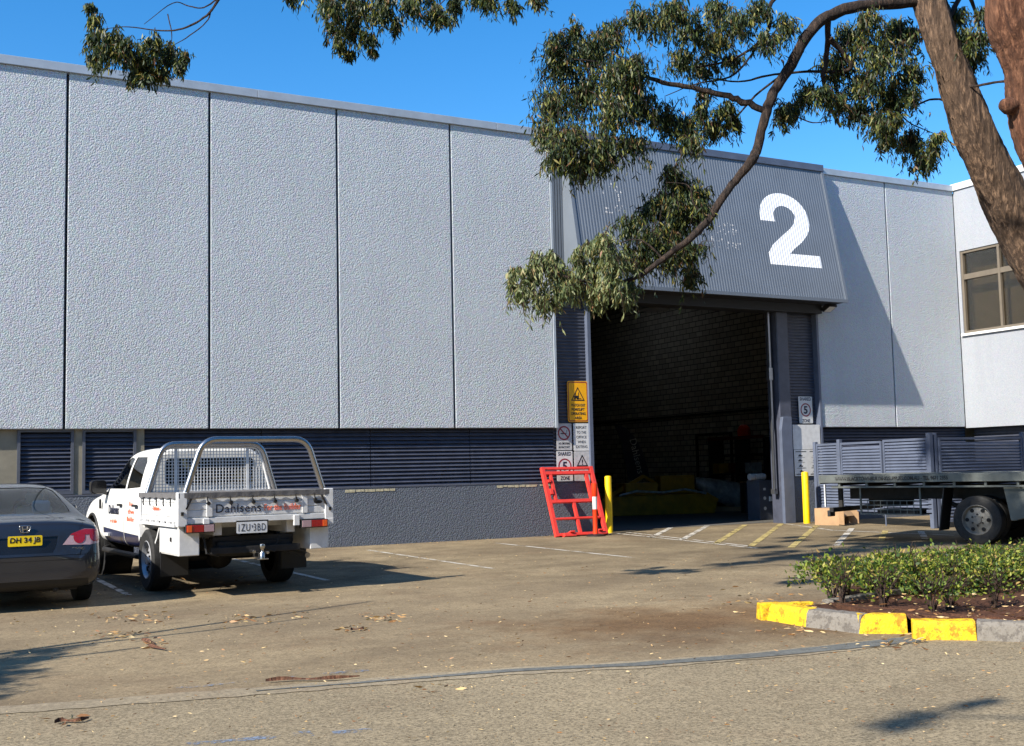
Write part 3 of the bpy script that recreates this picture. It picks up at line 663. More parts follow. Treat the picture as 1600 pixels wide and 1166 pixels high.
obj('forklift_symbol', MB().box(12.94, 13.04, SY-.008, SY-.0065, 2.95, 3.01).box(13.045, 13.06, SY-.008, SY-.0065, 2.93, 3.08).box(13.06, 13.12, SY-.008, SY-.0065, 2.935, 2.95).box(12.97, 12.985, SY-.008, SY-.0065, 3.01, 3.07)
    .prism(circ(12.96, 2.945, .02, 12), 'y', SY-.0065, SY-.008).prism(circ(13.025, 2.945, .02, 12), 'y', SY-.0065, SY-.008), 'sign_black', s)
for k, (l, wd) in enumerate((('WATCH OUT', .36), ('FORKLIFT', .33), ('OPERATING', .37), ('AREA', .19))): txt(s, l, 13.035, 2.80-k*.093, wd, .062, SY-.0065, bold=.03)
s = sign('no_smoking_sign', 'no smoking sign with a crossed out cigarette in a red ring', 'sign', 12.47, 12.855, 1.82, 2.40, SY, 'sign_grey')
o = obj('ring', ringmb(MB(), 12.66, 2.19, .155, .125, SY-.0065, .0015), 'sign_red', s)
obj('bar', MB().bar((12.66-.10, SY-.009, 2.19+.10), (12.66+.10, SY-.009, 2.19-.10), .026, .002, Vector((0, 1, 0))), 'sign_red', s)
obj('cigarette_symbol', MB().box(12.57, 12.70, SY-.0078, SY-.0065, 2.17, 2.19).box(12.705, 12.72, SY-.0078, SY-.0065, 2.17, 2.19).box(12.725, 12.735, SY-.0078, SY-.0065, 2.20, 2.26), 'sign_black', s)
txt(s, 'NO SMOKING', 12.66, 1.965, .28, .045, SY-.0065, bold=.02); txt(s, 'IN FACTORY', 12.66, 1.885, .28, .045, SY-.0065, bold=.02)
s = sign('report_sign', 'white sign telling visitors to report to the office when exiting', 'sign', 12.90, 13.30, 1.80, 2.40, SY, 'sign_white')
for k, (l, wd) in enumerate((('REPORT', .27), ('TO THE', .24), ('OFFICE', .26), ('WHEN', .20), ('EXITING', .29))): txt(s, l, 13.10, 2.31-k*.105, wd, .058, SY-.0065)
def zone_sign(x0, x1, z0, z1, y, label):
    s = sign('shared_zone_sign', label, 'sign', x0, x1, z0, z1, y, 'sign_white'); c, h = (x0+x1)/2, z1-z0
    s['group'] = 'shared zone signs either side of the door'
    txt(s, 'SHARED', c, z1-.075*h-.01, (x1-x0)*.82, .085, y-.0065, 'navytext', .02); txt(s, 'ZONE', c, z0+.085*h+.01, (x1-x0)*.58, .085, y-.0065, 'navytext', .02)
    obj('ring', ringmb(MB(), c, (z0+z1)/2, .165, .135, y-.0065, .0015), 'sign_red', s); txt(s, '5', c, (z0+z1)/2, .12, .19, y-.0065, 'navytext', .03, 'numeral')
zone_sign(12.46, 12.86, 1.15, 1.80, SY, 'shared zone 5 sign partly hidden behind the red steel frame')
zone_sign(19.36, 19.80, 2.40, 3.06, SY, 'shared zone 5 sign on the right of the door above the blank panel')
s = sign('hazard_sign', 'white sign with a black warning triangle behind the red steel frame', 'sign', 12.90, 13.31, 1.14, 1.79, SY, 'sign_grey')
tri(s, 13.105, 1.58, .15, SY-.0065, 'sign_black', .72); txt(s, '!', 13.105, 1.555, .03, .12, SY-.0065, bold=.02, nm='exclamation_mark')
s = sign('blank_board', 'blank white board above the information board right of the door', 'board', 19.03, 19.90, 1.76, 2.36, -.02, 'aluwhite', .008)
s = sign('information_board', 'white information board with rows of small black pictures behind the right yellow post', 'board', 19.03, 19.93, 1.115, 1.75, -.03, 'sign_white', .008)
mb = MB()
for cx in (19.25, 19.70):
    mb.box(cx-.17, cx+.17, -.0375, -.036, 1.695, 1.715).box(cx-.15, cx+.15, -.0375, -.036, 1.30, 1.308).box(cx-.17, cx+.17, -.0375, -.036, 1.145, 1.165)
    for zz in (1.59, 1.47, 1.34, 1.21):
        x = cx-.10+random.uniform(0, .05); mb.box(x, x+.13, -.0375, -.036, zz, zz+.028).box(x+.03, x+.08, -.0375, -.036, zz+.028, zz+.05).box(cx-.12, cx+.12, -.0375, -.036, zz-.03, zz-.024)
obj('pictures', mb, 'sign_black', s)

# ================================================================== THINGS ON THE APRON
def bollard(x, y, h, r, label):
    o = obj('bollard', MB().lathe((x, y, 0), 'z', [(r, 0), (r, h-.03), (r*.93, h-.012), (r*.6, h), (.001, h+.004)], 28), 'yellow', smooth=40)
    tag(o, label, 'bollard', 'yellow steel posts guarding the door')
bollard(13.62, -.12, 1.24, .075, 'yellow steel post at the left side of the door beside the red frame')
bollard(18.96, -.46, 1.22, .080, 'yellow steel post at the right side of the door in front of the boards')
# red frame leaning on the wall
th = math.atan2(.57, 1.45); FR = thing('steel_frame', 'red painted steel frame leaning against the wall left of the door', 'steel frame', (11.97, -.62, .01)); FR.rotation_euler = (-th, 0, 0)
F_W, F_H = 1.29, 1.55
obj('side_post', MB().box(0, .085, -.03, .05, 0, F_H), 'red', FR, bevel=.006); obj('side_post', MB().box(F_W-.085, F_W, -.03, .05, 0, F_H), 'red', FR, bevel=.006)
for z0, z1, a, b in ((F_H-.055, F_H-.005, .085, F_W-.085), (1.38, 1.45, .085, F_W-.085), (.74, .81, .085, F_W-.085), (.37, .41, .085, F_W-.085), (.01, .07, .085, F_W-.085)):
    obj('cross_bar', MB().box(a, b, -.028, .045, z0, z1), 'red', FR, bevel=.005)
obj('inner_post', MB().box(.17, .235, -.025, .04, .81, 1.38), 'red', FR, bevel=.005); obj('inner_post', MB().box(F_W-.235, F_W-.16, -.025, .04, .81, 1.38), 'red', FR, bevel=.005)
obj('centre_post', MB().box(.59, .66, -.02, .035, .07, .37).box(.59, .66, -.02, .035, .41, .74), 'red', FR, bevel=.005)
obj('hinge_block', MB().box(.086, .16, -.05, .03, .93, 1.05), 'red', FR, bevel=.006); obj('hinge_block', MB().box(.086, .16, -.05, .03, 1.2, 1.26), 'red', FR, bevel=.006)
obj('foot', MB().box(.16, .46, -.10, .04, -.03, .045).box(.30, .42, -.14, .0, .045, .08), 'red', FR, bevel=.012); obj('foot', MB().box(.98, 1.24, -.10, .04, -.02, .05).box(1.0, 1.12, -.14, .0, .05, .09), 'red', FR, bevel=.012)
TP = thing('traffic_post', 'orange plastic traffic post with a white band in front of the red frame', 'traffic post', (12.80, -.86, 0))
obj('post', MB().lathe((0, 0, 0), 'z', [(.058, .03), (.05, .2), (.048, .82), (.060, .84), (.062, 1.05), (.066, 1.10), (.001, 1.102)], 24), 'orange', TP, smooth=40)
obj('reflective_band', MB().lathe((0, 0, 0), 'z', [(.0505, .56), (.0505, .82)], 24), 'sign_white', TP, smooth=40)
obj('base', MB().lathe((0, 0, 0), 'z', [(.20, 0), (.20, .02), (.15, .04), (.07, .05), (.001, .05)], 28), 'black', TP, smooth=40)
# cabinet just inside the door
gp = G(1189, 813.5)
GC = obj('control_cabinet', MB().box(gp.x+.0, gp.x+.42, gp.y+.02, gp.y+.5, 0, 1.02), 'louvframe', bevel=.01); tag(GC, 'slate grey post cabinet with round white stickers just inside the right door edge', 'cabinet')
obj('sticker', MB().prism(circ(gp.x+.17, .30, .045, 18), 'y', gp.y+.018, gp.y+.016), 'sign_white', GC); obj('sticker', MB().prism(circ(gp.x+.17, .56, .045, 18), 'y', gp.y+.018, gp.y+.016), 'sign_white', GC); obj('sticker', MB().prism(rrect(gp.x+.13, gp.x+.21, .76, .82, .01), 'y', gp.y+.018, gp.y+.016), 'sign_white', GC)
obj('switch_box', MB().box(gp.x+.30, gp.x+.38, gp.y-.05, gp.y+.02, .48, .60), 'sign_white', GC, bevel=.006)
for k in range(3): tag(obj('roller', MB().cyl((gp.x-.08+.17*k, gp.y+.2, 1.105), 'x', .085, .15, 20), 'sign_grey', bevel=.01), ('leftmost', 'middle', 'rightmost')[k]+' of three pale rolls lying on top of the grey cabinet', 'roll', 'pale rolls on the cabinet')
FLD = thing('floodlight', 'small black floodlight under the right corner of the canopy', 'floodlight', (20.12, -.20, 5.20))
obj('housing', MB().box(-.13, .13, -.26, .02, -.06, .06, Matrix.Rotation(R(-25), 4, 'X')), 'black', FLD, bevel=.01); obj('bracket', MB().box(-.02, .02, -.02, .22, .0, .04), 'steel', FLD); obj('lens', MB().box(-.10, .10, -.23, -.01, -.066, -.061, Matrix.Rotation(R(-25), 4, 'X')), 'sign_white', FLD)
# cardboard box, open, on its side
CBX = thing('cardboard_box', 'open cardboard box lying on its side by the louvred fence', 'box', (18.60, -1.12, 0), R(28))
cm = MB()
CBo = obj('carton', MB().box(0, .62, 0, .012, 0, .38).box(0, .62, .42, .432, 0, .38).box(0, .012, .012, .42, 0, .38).box(.012, .62, .012, .42, 0, .012).box(.012, .62, .012, .42, .368, .38), 'cardboard', CBX)
CBX.rotation_euler = (0, 0, R(-75))
obj('flap', MB().box(.62, .90, 0, .01, .02, .36, Matrix.Translation((.62, 0, 0)) @ Matrix.Rotation(R(-35), 4, 'Z') @ Matrix.Translation((-.62, 0, 0))), 'cardboard', CBX)
obj('flap', MB().box(.62, .85, .42, .43, .02, .36, Matrix.Translation((.62, .42, 0)) @ Matrix.Rotation(R(40), 4, 'Z') @ Matrix.Translation((-.62, -.42, 0))), 'cardboard', CBX)
obj('flap', MB().box(.62, .84, .02, .41, .0, .01, Matrix.Translation((.62, 0, .37)) @ Matrix.Rotation(R(50), 4, 'Y') @ Matrix.Translation((-.62, 0, 0))), 'cardboard', CBX)

# louvred fence / gates
FN = thing('louvred_fence', 'steel blue louvred fence and gates beside the warehouse behind the flatbed truck', 'fence')
def leaf(a, b, z0, z1, pitch=.068, mid=None):
    a, b = Vector((*a, 0)), Vector((*b, 0)); t = (b-a).normalized(); L = (b-a).length; mtx = Matrix.Translation(a) @ Matrix(((t.x, -t.y, 0, 0), (t.y, t.x, 0, 0), (0, 0, 1, 0), (0, 0, 0, 1)))
    def T(mb): mb.v = [tuple(mtx @ Vector(v)) for v in mb.v]; return mb
    p = obj('louvre_panel', T(blades(.045, L-.045, z0+.05, z1-.05, .02, pitch, dep=.04)), 'gate', FN)
    mb = MB().box(0, .045, -.025, .025, z0, z1).box(L-.045, L, -.025, .025, z0, z1).box(.045, L-.045, -.024, .024, z0, z0+.05).box(.045, L-.045, -.024, .024, z1-.05, z1)
    if mid: mb.box(.045, L-.045, -.026, .026, mid, mid+.06)
    obj('frame', T(mb), 'gate', p)
def post(x, y, h, w_=.09): obj('post', MB().box(x-w_/2, x+w_/2, y-w_/2, y+w_/2, 0, h), 'gate', FN, bevel=.005)
g0, g1 = Vector((19.52, -.25)), Vector((19.08, -4.15))
lf = lambda t: tuple(g0.lerp(g1, t))
post(*g0, 1.93); post(*lf(.235), 1.96); post(*g1, 2.0, .10); post(g1.x+.14, g1.y-.01, 2.0, .07)
leaf(lf(.015), lf(.222), .35, 1.88); leaf(lf(.25), lf(.615), .30, 1.88, mid=.62); leaf(lf(.63), lf(.985), .30, 1.90, mid=.62)
obj('ground_bolt', MB().cyl((*lf(.62), .25), 'z', .015, .5, 8), 'gate', FN)
px = g1.x+.2
while px < 24.8:
    leaf((px, -4.2), (min(px+2.6, 25.0), -4.2), .12, 1.90); post(min(px+2.65, 25.02), -4.2, 2.0); px += 2.7

# ================================================================== INSIDE
FG = thing('feather_flag', 'navy feather shaped flag standing inside the dark warehouse', 'flag', (24.6, 15.6, 0))
pts = [(-.30, 3.15), (.0, 2.95), (.22, 2.6), (.40, 2.1), (.52, 1.5), (.58, .95), (.02, .95), (-.02, 1.5), (-.12, 2.3)]
RF = Matrix.Rotation(R(-38), 4, 'Z')
mb = MB().prism([(a*1.5, b) for a, b in pts], 'y', -.01, .01); mb.v = [tuple(RF @ Vector(v)) for v in mb.v]; fb = obj('banner', mb, 'navy', FG)
lettering('Dahlsens', .42, 'sign_white', RF @ Matrix.Translation((.40, -.012, 1.85)) @ Matrix.Rotation(pi/2, 4, 'X') @ Matrix.Rotation(R(-78), 4, 'Z'), fb, fit=(1.35, .26))
mb = MB().tube([RF @ Vector((-.05, 0, .05)), RF @ Vector((-.07, 0, 1.6)), RF @ Vector((-.2, 0, 2.5)), RF @ Vector((-.46, 0, 3.2))], .018, 8); obj('pole', mb, 'black', FG)
obj('base', MB().cyl((0, 0, .02), 'z', .3, .04, 20), 'black', FG)
MC = thing('yellow_attachment', 'low yellow steel machine attachment on the warehouse floor left of the bundle', 'machine', (18.0, 7.2, 0), R(-15))
obj('tray', MB().prism([(0, 0), (3.6, 0), (3.75, .42), (3.4, .62), (.1, .55)], 'y', 0, 1.5), 'ind_y', MC, bevel=.02)
obj('beam', MB().box(.9, 1.9, .2, 1.2, .56, .95), 'ind_y', MC, bevel=.02); obj('beam', MB().box(2.1, 3.2, .5, 1.0, .62, 1.15), 'ind_y', MC, bevel=.02)
obj('mast', MB().bar((.3, .4, .5), (1.6, .6, 1.15), .1).bar((1.6, .6, 1.15), (2.4, .8, .7), .08), 'ind_y', MC, bevel=.008)
obj('hydraulic_hose', MB().tube([(.6, -.05, .6), (1.1, -.15, .72), (1.9, -.1, .66), (2.6, -.2, .74), (3.3, -.1, .6)], .035, 10), 'film', MC, smooth=60)
BD = thing('wrapped_bundle', 'pale plastic wrapped bundle lying on the warehouse floor right of the yellow machine', 'bundle', (21.6, 7.6, 0), R(-20))
mb = MB().tube([(0, 0, .95), (.2, 0, .93), (.5, .02, .8), (1.0, 0, .62), (1.5, 0, .46), (1.75, 0, .42)], [.06, .16, .26, .36, .42, .36], 18, wob=.12); obj('wrap', mb, 'film', BD, smooth=50)
obj('tie', MB().cyl((.12, 0, .95), 'x', .15, .05, 16), 'black', BD); obj('pallet', MB().box(.3, 1.8, -.45, .45, 0, .07).box(.3, 1.8, -.45, -.35, .07, .14).box(.3, 1.8, .35, .45, .07, .14), 'cardboard', BD)
RK = thing('storage_rack', 'dark storage rack with red bars against the block wall deep inside', 'rack', (24.3, 6.9, 0), R(-90))
for a in (0, 1.4, 2.8): obj('upright', MB().box(-a-.04, -a+.04, -.3, .3, 0, 2.3), 'black', RK)
for z in (.5, 1.1, 1.7): obj('shelf', MB().box(-2.8, 0, -.3, .3, z, z+.05), 'black', RK)
obj('top_bar', MB().box(-2.8, 0, -.34, -.28, 2.25, 2.36), 'oldred', RK)
ct = random.Random(9)
for k in range(6): tag(obj('carton', MB().box(0, .36, -.2, .2, 0, .34, Matrix.Translation((24.3, 7.2+.42*k, (.55, 1.15)[k % 2])) @ Matrix.Rotation(R(90), 4, 'Z')), ('ind_y', 'film', 'cardboard', 'oldred', 'cardboard', 'ind_y')[k], bevel=.008),
    ('yellow', 'pale grey', 'brown', 'red', 'brown', 'yellow')[k]+' carton on the '+('lower', 'middle')[k % 2]+' shelf of the dark rack, %s from its near end' % ('first', 'second', 'third', 'fourth', 'fifth', 'sixth')[k], 'carton', 'cartons on the rack')
RL = thing('orange_reel', 'round orange reel fixed on the block wall above the rack', 'reel', (25.9, 10.1, 2.55))
obj('disc', MB().lathe((0, 0, 0), 'x', [(.26, .05), (.28, 0), (.28, -.1), (.24, -.14), (.001, -.15)], 28), 'orange', RL, smooth=40); obj('bracket', MB().box(-.02, .1, -.06, .06, -.7, .1), 'black', RL)
DR = thing('drum', 'dark steel drum standing between the bundle and the rack', 'drum', (22.3, 5.6, 0))
obj('barrel', MB().lathe((0, 0, 0), 'z', [(.29, 0), (.30, .02), (.29, .04), (.29, .28), (.305, .3), (.29, .32), (.29, .58), (.305, .6), (.29, .62), (.29, .86), (.30, .88), (.28, .88), (.001, .87)], 30), 'black', DR, smooth=35); obj('cap', MB().cyl((.15, 0, .885), 'z', .03, .02, 12), 'steel', DR)
HB = thing('high_bay_lamp', 'unlit high bay lamp hanging inside the top of the doorway', 'lamp', tuple(at(1022, 484, 27)))
obj('shade', MB().lathe((0, 0, 0), 'z', [(.36, 0), (.30, .12), (.12, .28), (.1, .42), (.001, .42)], 28), 'steel', HB, smooth=40); obj('cable', MB().cyl((0, 0, 1.3), 'z', .01, 1.8, 6), 'black', HB)
# ================================================================== VEHICLES
def tube_arc(pts, r, n=5):
    """round the corners of a polyline"""
    pts = [Vector(p) for p in pts]; out = [pts[0]]
    for a, b, c in zip(pts, pts[1:], pts[2:]):
        u, v = (a-b).normalized(), (c-b).normalized(); d = min(r, (a-b).length*.45, (c-b).length*.45)
        p, q = b+u*d, b+v*d
        for k in range(n+1): t = k/n; out.append(p*(1-t)**2+b*2*t*(1-t)+q*t*t)
    return out+[pts[-1]]
def wheel(parent, x, y, r, wd, side, rim='steel', holes=0, name='wheel', rr=.62):
    """side=+1: outer face towards +x"""
    s = side; t = obj(name, MB().lathe((x, y, r), 'x', [(r*rr, -wd*.45*s), (r*.90, -wd*.5*s), (r*.985, -wd*.42*s), (r, -wd*.25*s), (r, wd*.25*s), (r*.985, wd*.42*s), (r*.90, wd*.5*s), (r*rr, wd*.45*s), (r*rr*.97, wd*.40*s)], 40, False), 'rubber', parent, smooth=40)
    R_ = r*rr; obj('rim', MB().lathe((x, y, r), 'x', [(R_*1.02, wd*.44*s), (R_*.97, wd*.47*s), (R_*.92, wd*.40*s), (R_*.86, wd*.22*s), (R_*.55, wd*.30*s), (R_*.30, wd*.34*s), (R_*.26, wd*.44*s), (.001, wd*.45*s)], 36, False), rim, t, smooth=30)
    if holes:
        mb = MB()
        for k in range(holes):
            a = 2*pi*k/holes; mb.cyl((x+wd*.255*s, y+R_*.70*cos(a), r+R_*.70*sin(a)), 'x', R_*.13, wd*.12, 12)
        obj('rim_opening', mb, 'dark', t)
        mb = MB()
        for k in range(6): a = 2*pi*(k+.5)/6; mb.cyl((x+wd*.36*s, y+R_*.38*cos(a), r+R_*.38*sin(a)), 'x', .014, wd*.12, 6)
        obj('wheel_nut', mb, 'grime', t)
    return t

# ---- white utility with an alloy tray
UT = thing('utility_truck', 'white dual cab utility with an alloy tray and polished hoops parked facing the wall', 'utility truck', (3.640, -6.253, 0), R(3.5))
bm = loft([(.355, .50, .86, .90, .85, 1.20, .66, 1.74), (.37, .46, .875, .92, .86, 1.22, .67, 1.79), (.46, .45, .885, .92, .87, 1.23, .68, 1.81), (1.1, .44, .895, .93, .875, 1.23, .69, 1.825), (1.7, .44, .895, .93, .875, 1.22, .68, 1.82), (2.1, .44, .895, .93, .875, 1.22, .66, 1.76),
           (2.65, .46, .90, .93, .87, 1.20, .68, 1.42), (2.95, .48, .915, .94, .86, 1.17, .72, 1.205), (3.3, .48, .93, .94, .87, 1.12, .74, 1.18), (3.8, .45, .92, .90, .85, 1.05, .74, 1.12), (4.05, .42, .88, .80, .80, .95, .70, 1.04), (4.16, .45, .80, .70, .74, .82, .62, .92)], 3)
side = lambda s: (lambda c: c.x*s > .45)
cut(bm, circ(3.27, .42, .46, 26), 'x', lambda c: abs(c.x) > .3).free()
rw = cut(bm, rrect(-.60, .60, 1.31, 1.66, .07), 'y', lambda c: c.y < .9)
parts = []
for s in (-1, 1):
    parts.append(('window', cut(bm, [(1.42, 1.27), (1.42, 1.68), (1.70, 1.705), (2.02, 1.66), (2.50, 1.42), (2.72, 1.27)], 'x', side(s)), 'glass'))
    parts.append(('window', cut(bm, [(.62, 1.29), (.66, 1.62), (.78, 1.69), (1.33, 1.70), (1.33, 1.27)], 'x', side(s)), 'glass'))
    for poly in ([(1.36, .5), (1.36, 1.24), (1.372, 1.24), (1.372, .5)], [(.50, .6), (.50, 1.22), (.512, 1.22), (.512, .6)], [(2.60, .5), (2.60, 1.22), (2.612, 1.22), (2.612, .5)]):
        parts.append(('door_seam', cut(bm, poly, 'x', side(s)), 'black'))
    parts.append(('wrap_band', cut(bm, [(.52, .43), (.52, .66), (1.35, .68), (1.35, .43)], 'x', side(s)), 'navy')); parts.append(('wrap_band', cut(bm, [(1.38, .43), (1.38, .68), (2.59, .72), (2.59, .43)], 'x', side(s)), 'navy'))
ws = cut(bm, [(-.66, 1.25), (.66, 1.25), (.56, 1.70), (-.56, 1.70)], 'y', lambda c: c.y > 2.0)
body = obj('cab_body', bm, 'white', UT, smooth=32)
for n_, b_, mt in parts: obj(n_, push(b_, -.006), mt, body, smooth=40)
obj('rear_window', push(rw, -.006), 'glass', body, smooth=40); obj('windscreen', push(ws, -.006), 'glass', body, smooth=40)
obj('cab_interior', MB().box(-.78, .78, .50, 2.7, .5, 1.10), 'black', UT, bevel=.05)
for x in (-.38, .38):
    obj('seat', MB().box(x-.24, x+.24, .72, .86, .9, 1.38).box(x-.12, x+.12, .73, .83, 1.40, 1.56).box(x-.25, x+.25, 1.6, 1.75, .9, 1.42).box(x-.12, x+.12, 1.62, 1.72, 1.44, 1.60), 'grime', UT, bevel=.03)
for s in (-1, 1):
    for y in (1.48, .62): obj('door_handle', MB().box(s*.885, s*.925, y, y+.17, 1.035, 1.065), 'black', UT, bevel=.008)
    m_ = obj('mirror', MB().prism(rrect(s*1.0-.11, s*1.0+.11, 1.20, 1.40, .05), 'y', 2.42, 2.56), 'mirrorblack', UT, bevel=.02); obj('mirror_glass', MB().prism(rrect(s*1.0-.095, s*1.0+.095, 1.215, 1.385, .04), 'y', 2.415, 2.418), 'mirrorblack', m_)
    obj('mirror_arm', MB().bar((s*.86, 2.5, 1.20), (s*.95, 2.49, 1.22), .05), 'mirrorblack', m_)
    obj('side_step', MB().tube(tube_arc([(s*.80, .42, .42), (s*.90, .50, .40), (s*.90, 2.55, .40), (s*.80, 2.70, .42)], .08), .038, 10), 'black', UT, smooth=50)
    obj('arch_trim', MB().tube([(s*.915, 3.27+.475*cos(a), .42+.475*sin(a)) for a in [R(k*12-10) for k in range(18)]], .022, 8), 'black', UT, smooth=50)
    obj('fender_vent', MB().prism(rrect(2.70, 2.76, .98, 1.12, .025), 'x', s*.905, s*.93), 'black', UT, bevel=.004)
    obj('inner_arch', MB().cyl((s*.62, 3.27, .42), 'x', .50, .40, 24), 'dark', UT)
# front end (faces the wall)
obj('grille', MB().box(-.5, .5, 4.13, 4.19, .62, .92), 'black', UT, bevel=.02)
for s in (-1, 1): obj('headlight', MB().box(s*.68-.14, s*.68+.14, 4.04, 4.12, .74, .94), 'lampclear', UT, bevel=.03)
for x, y, s in ((-.80, 3.27, -1), (.80, 3.27, 1), (-.80, 0, -1), (.80, 0, 1)): wheel(UT, x, y, .385, .265, s, 'silver', 8)
# side graphics
sx_ = lambda y, z: min(v.co.x for v in body.data.vertices if abs(v.co.y-y) < .25 and abs(v.co.z-z) < .08)-.002
GL = Matrix.Translation((sx_(1.98, .98), 1.98, .98)) @ Matrix.Rotation(-pi/2, 4, 'Z') @ Matrix.Rotation(pi/2, 4, 'X')
lettering('Dahlsens', .2, 'navytext', GL, body, bold=.004, fit=(.62, .13), th=.003)
lettering('For the Builder', .1, 'orangetext', Matrix.Translation((0, 0, -.16)) @ GL, body, fit=(.44, .055), th=.003)
for i, (wl, tx) in enumerate(((.20, 'For'), (.34, 'the'), (.38, 'Builder'))):
    lettering(tx, .1, 'orangetext', Matrix.Translation((sx_(.98, 1.07-.1*i), .98, 1.07-.10*i)) @ Matrix.Rotation(-pi/2, 4, 'Z') @ Matrix.Rotation(pi/2, 4, 'X'), body, fit=(wl, .06), th=.003)
obj('white_lettering_strip', MB().box(-.91, -.88, 2.25, 2.52, .60, .64), 'sign_white', body)
# chassis
ch = MB()
for s in (-1, 1): ch.box(s*.45-.04, s*.45+.04, -1.4, 3.9, .52, .66)
for y in (-1.38, -.5, .6, 2.0): ch.box(-.45, .45, y-.05, y+.05, .54, .64)
obj('chassis', ch.box(-.5, .5, -1.40, -1.30, .60, .70), 'grime', UT, bevel=.01)
obj('rear_axle', MB().cyl((0, 0, .385), 'x', .05, 1.4, 14).lathe((0, 0, .385), 'y', [(.05, -.2), (.15, -.12), (.17, 0), (.12, .14), (.04, .25)], 20), 'grime', UT, smooth=40)
for s in (-1, 1): obj('leaf_spring', MB().tube([(s*.5, -.75, .55), (s*.5, -.4, .42), (s*.5, 0, .36), (s*.5, .4, .42), (s*.5, .7, .55)], .03, 8).bar((s*.42, -.05, .38), (s*.36, -.25, .78), .05), 'grime', UT)
obj('spare_wheel', MB().lathe((0, -.75, .56), 'z', [(.2, -.1), (.33, -.12), (.37, -.06), (.37, .04), (.33, .1), (.2, .08)], 32), 'rubber', UT, smooth=40)
obj('exhaust', MB().tube(tube_arc([(.55, 1.5, .45), (.60, -.3, .50), (.66, -1.0, .46), (.70, -1.35, .42)], .1), .035, 12), 'steel', UT, smooth=40)
TB = obj('tow_bar', MB().box(-.55, .55, -1.50, -1.42, .50, .58).box(-.04, .04, -1.70, -1.45, .44, .50), 'grime', UT, bevel=.008)
obj('tow_ball', MB().lathe((0, -1.70, .50), 'z', [(.03, -.07), (.03, .0), (.018, .01), (.018, .05), (.03, .06), (.036, .08), (.03, .105), (.001, .115)], 20), 'chrome', TB, smooth=50)
obj('shackle', MB().cyl((-.09, -1.62, .52), 'y', .022, .12, 12).cyl((.09, -1.60, .50), 'y', .018, .08, 12).box(-.07, .07, -1.72, -1.62, .425, .44), 'chrome', TB, bevel=.003)
obj('wiring', MB().tube([(-.62, -1.45, .7), (-.6, -1.5, .52), (-.45, -1.46, .48), (-.35, -1.44, .6)], .012, 6).tube([(.3, -1.45, .68), (.22, -1.5, .5), (.1, -1.5, .55)], .01, 6), 'rubber', UT)
# tray
YR, YF, XW = -1.54, .29, .915
TR = obj('tray', MB().box(-XW, XW, YR, YF, .885, .945).box(-XW, XW, YR+.3, YR+.38, .80, .885).box(-XW, XW, -.3, -.22, .80, .885).box(-XW+.1, XW-.1, .1, .2, .80, .885).box(-.5, -.4, YR+.1, YF, .72, .88).box(.4, .5, YR+.1, YF, .72, .88), 'aluwhite', UT, bevel=.004)
def board(name, length, mtx):
    """a drop side made of ribbed planks, along local x, facing -y, height .25"""
    mb = MB(); L = length/2
    mb.box(-L, L, 0, .025, 0, .25)
    for z in (.0, .083, .166): mb.box(-L+.002, L-.002, -.008, 0, z+.006, z+.075)
    mb.box(-L, L, -.012, 0, .240, .252)
    mb.v = [tuple(mtx @ Vector(v)) for v in mb.v]; return obj(name, mb, 'aluwhite', TR, bevel=.003)
tg = board('tailgate', 1.74, Matrix.Translation((0, YR-.005, .945)))
board('drop_side', 1.70, Matrix.Translation((-XW, (YR+YF)/2, .945)) @ Matrix.Rotation(-pi/2, 4, 'Z')); board('drop_side', 1.70, Matrix.Translation((XW, (YR+YF)/2, .945)) @ Matrix.Rotation(pi/2, 4, 'Z'))
for x in (-.585, .585): obj('tailgate_rib', MB().box(x-.035, x+.035, YR-.03, YR-.014, .945, 1.19), 'aluwhite', tg, bevel=.004)
for s in (-1, 1):
    obj('corner_post', MB().box(s*.90-.055, s*.90+.055, YR-.035, YR+.06, .84, 1.235), 'aluwhite', TR, bevel=.008)
    obj('corner_post', MB().box(s*.90-.04, s*.90+.04, YF-.05, YF+.03, .88, 1.21), 'aluwhite', TR, bevel=.006)
    obj('latch', MB().bar((s*.80, YR-.03, 1.16), (s*.86, YR-.035, 1.04), .02).box(s*.905-.015, s*.905+.015, YR-.05, YR-.03, .97, 1.01), 'grime', TR)
obj('rear_rail', MB().box(-.85, .85, YR-.025, YR+.05, .87, .935).box(-.66, -.59, YR-.045, YR, .80, .925).box(.44, .51, YR-.045, YR, .80, .925).box(.86, .95, YR-.04, YR+.02, .80, .87), 'aluwhite', TR, bevel=.004)
for s in (-1, 1): obj('rope_rail', MB().box(s*.945-.02, s*.945+.02, YR+.08, YF-.05, .835, .865), 'aluwhite', TR)
for k in range(7):
    for s in (-1, 1): obj('rail_spacer', MB().box(s*.945-.018, s*.945+.018, YR+.12+k*.26, YR+.18+k*.26, .865, .90), 'aluwhite', TR)
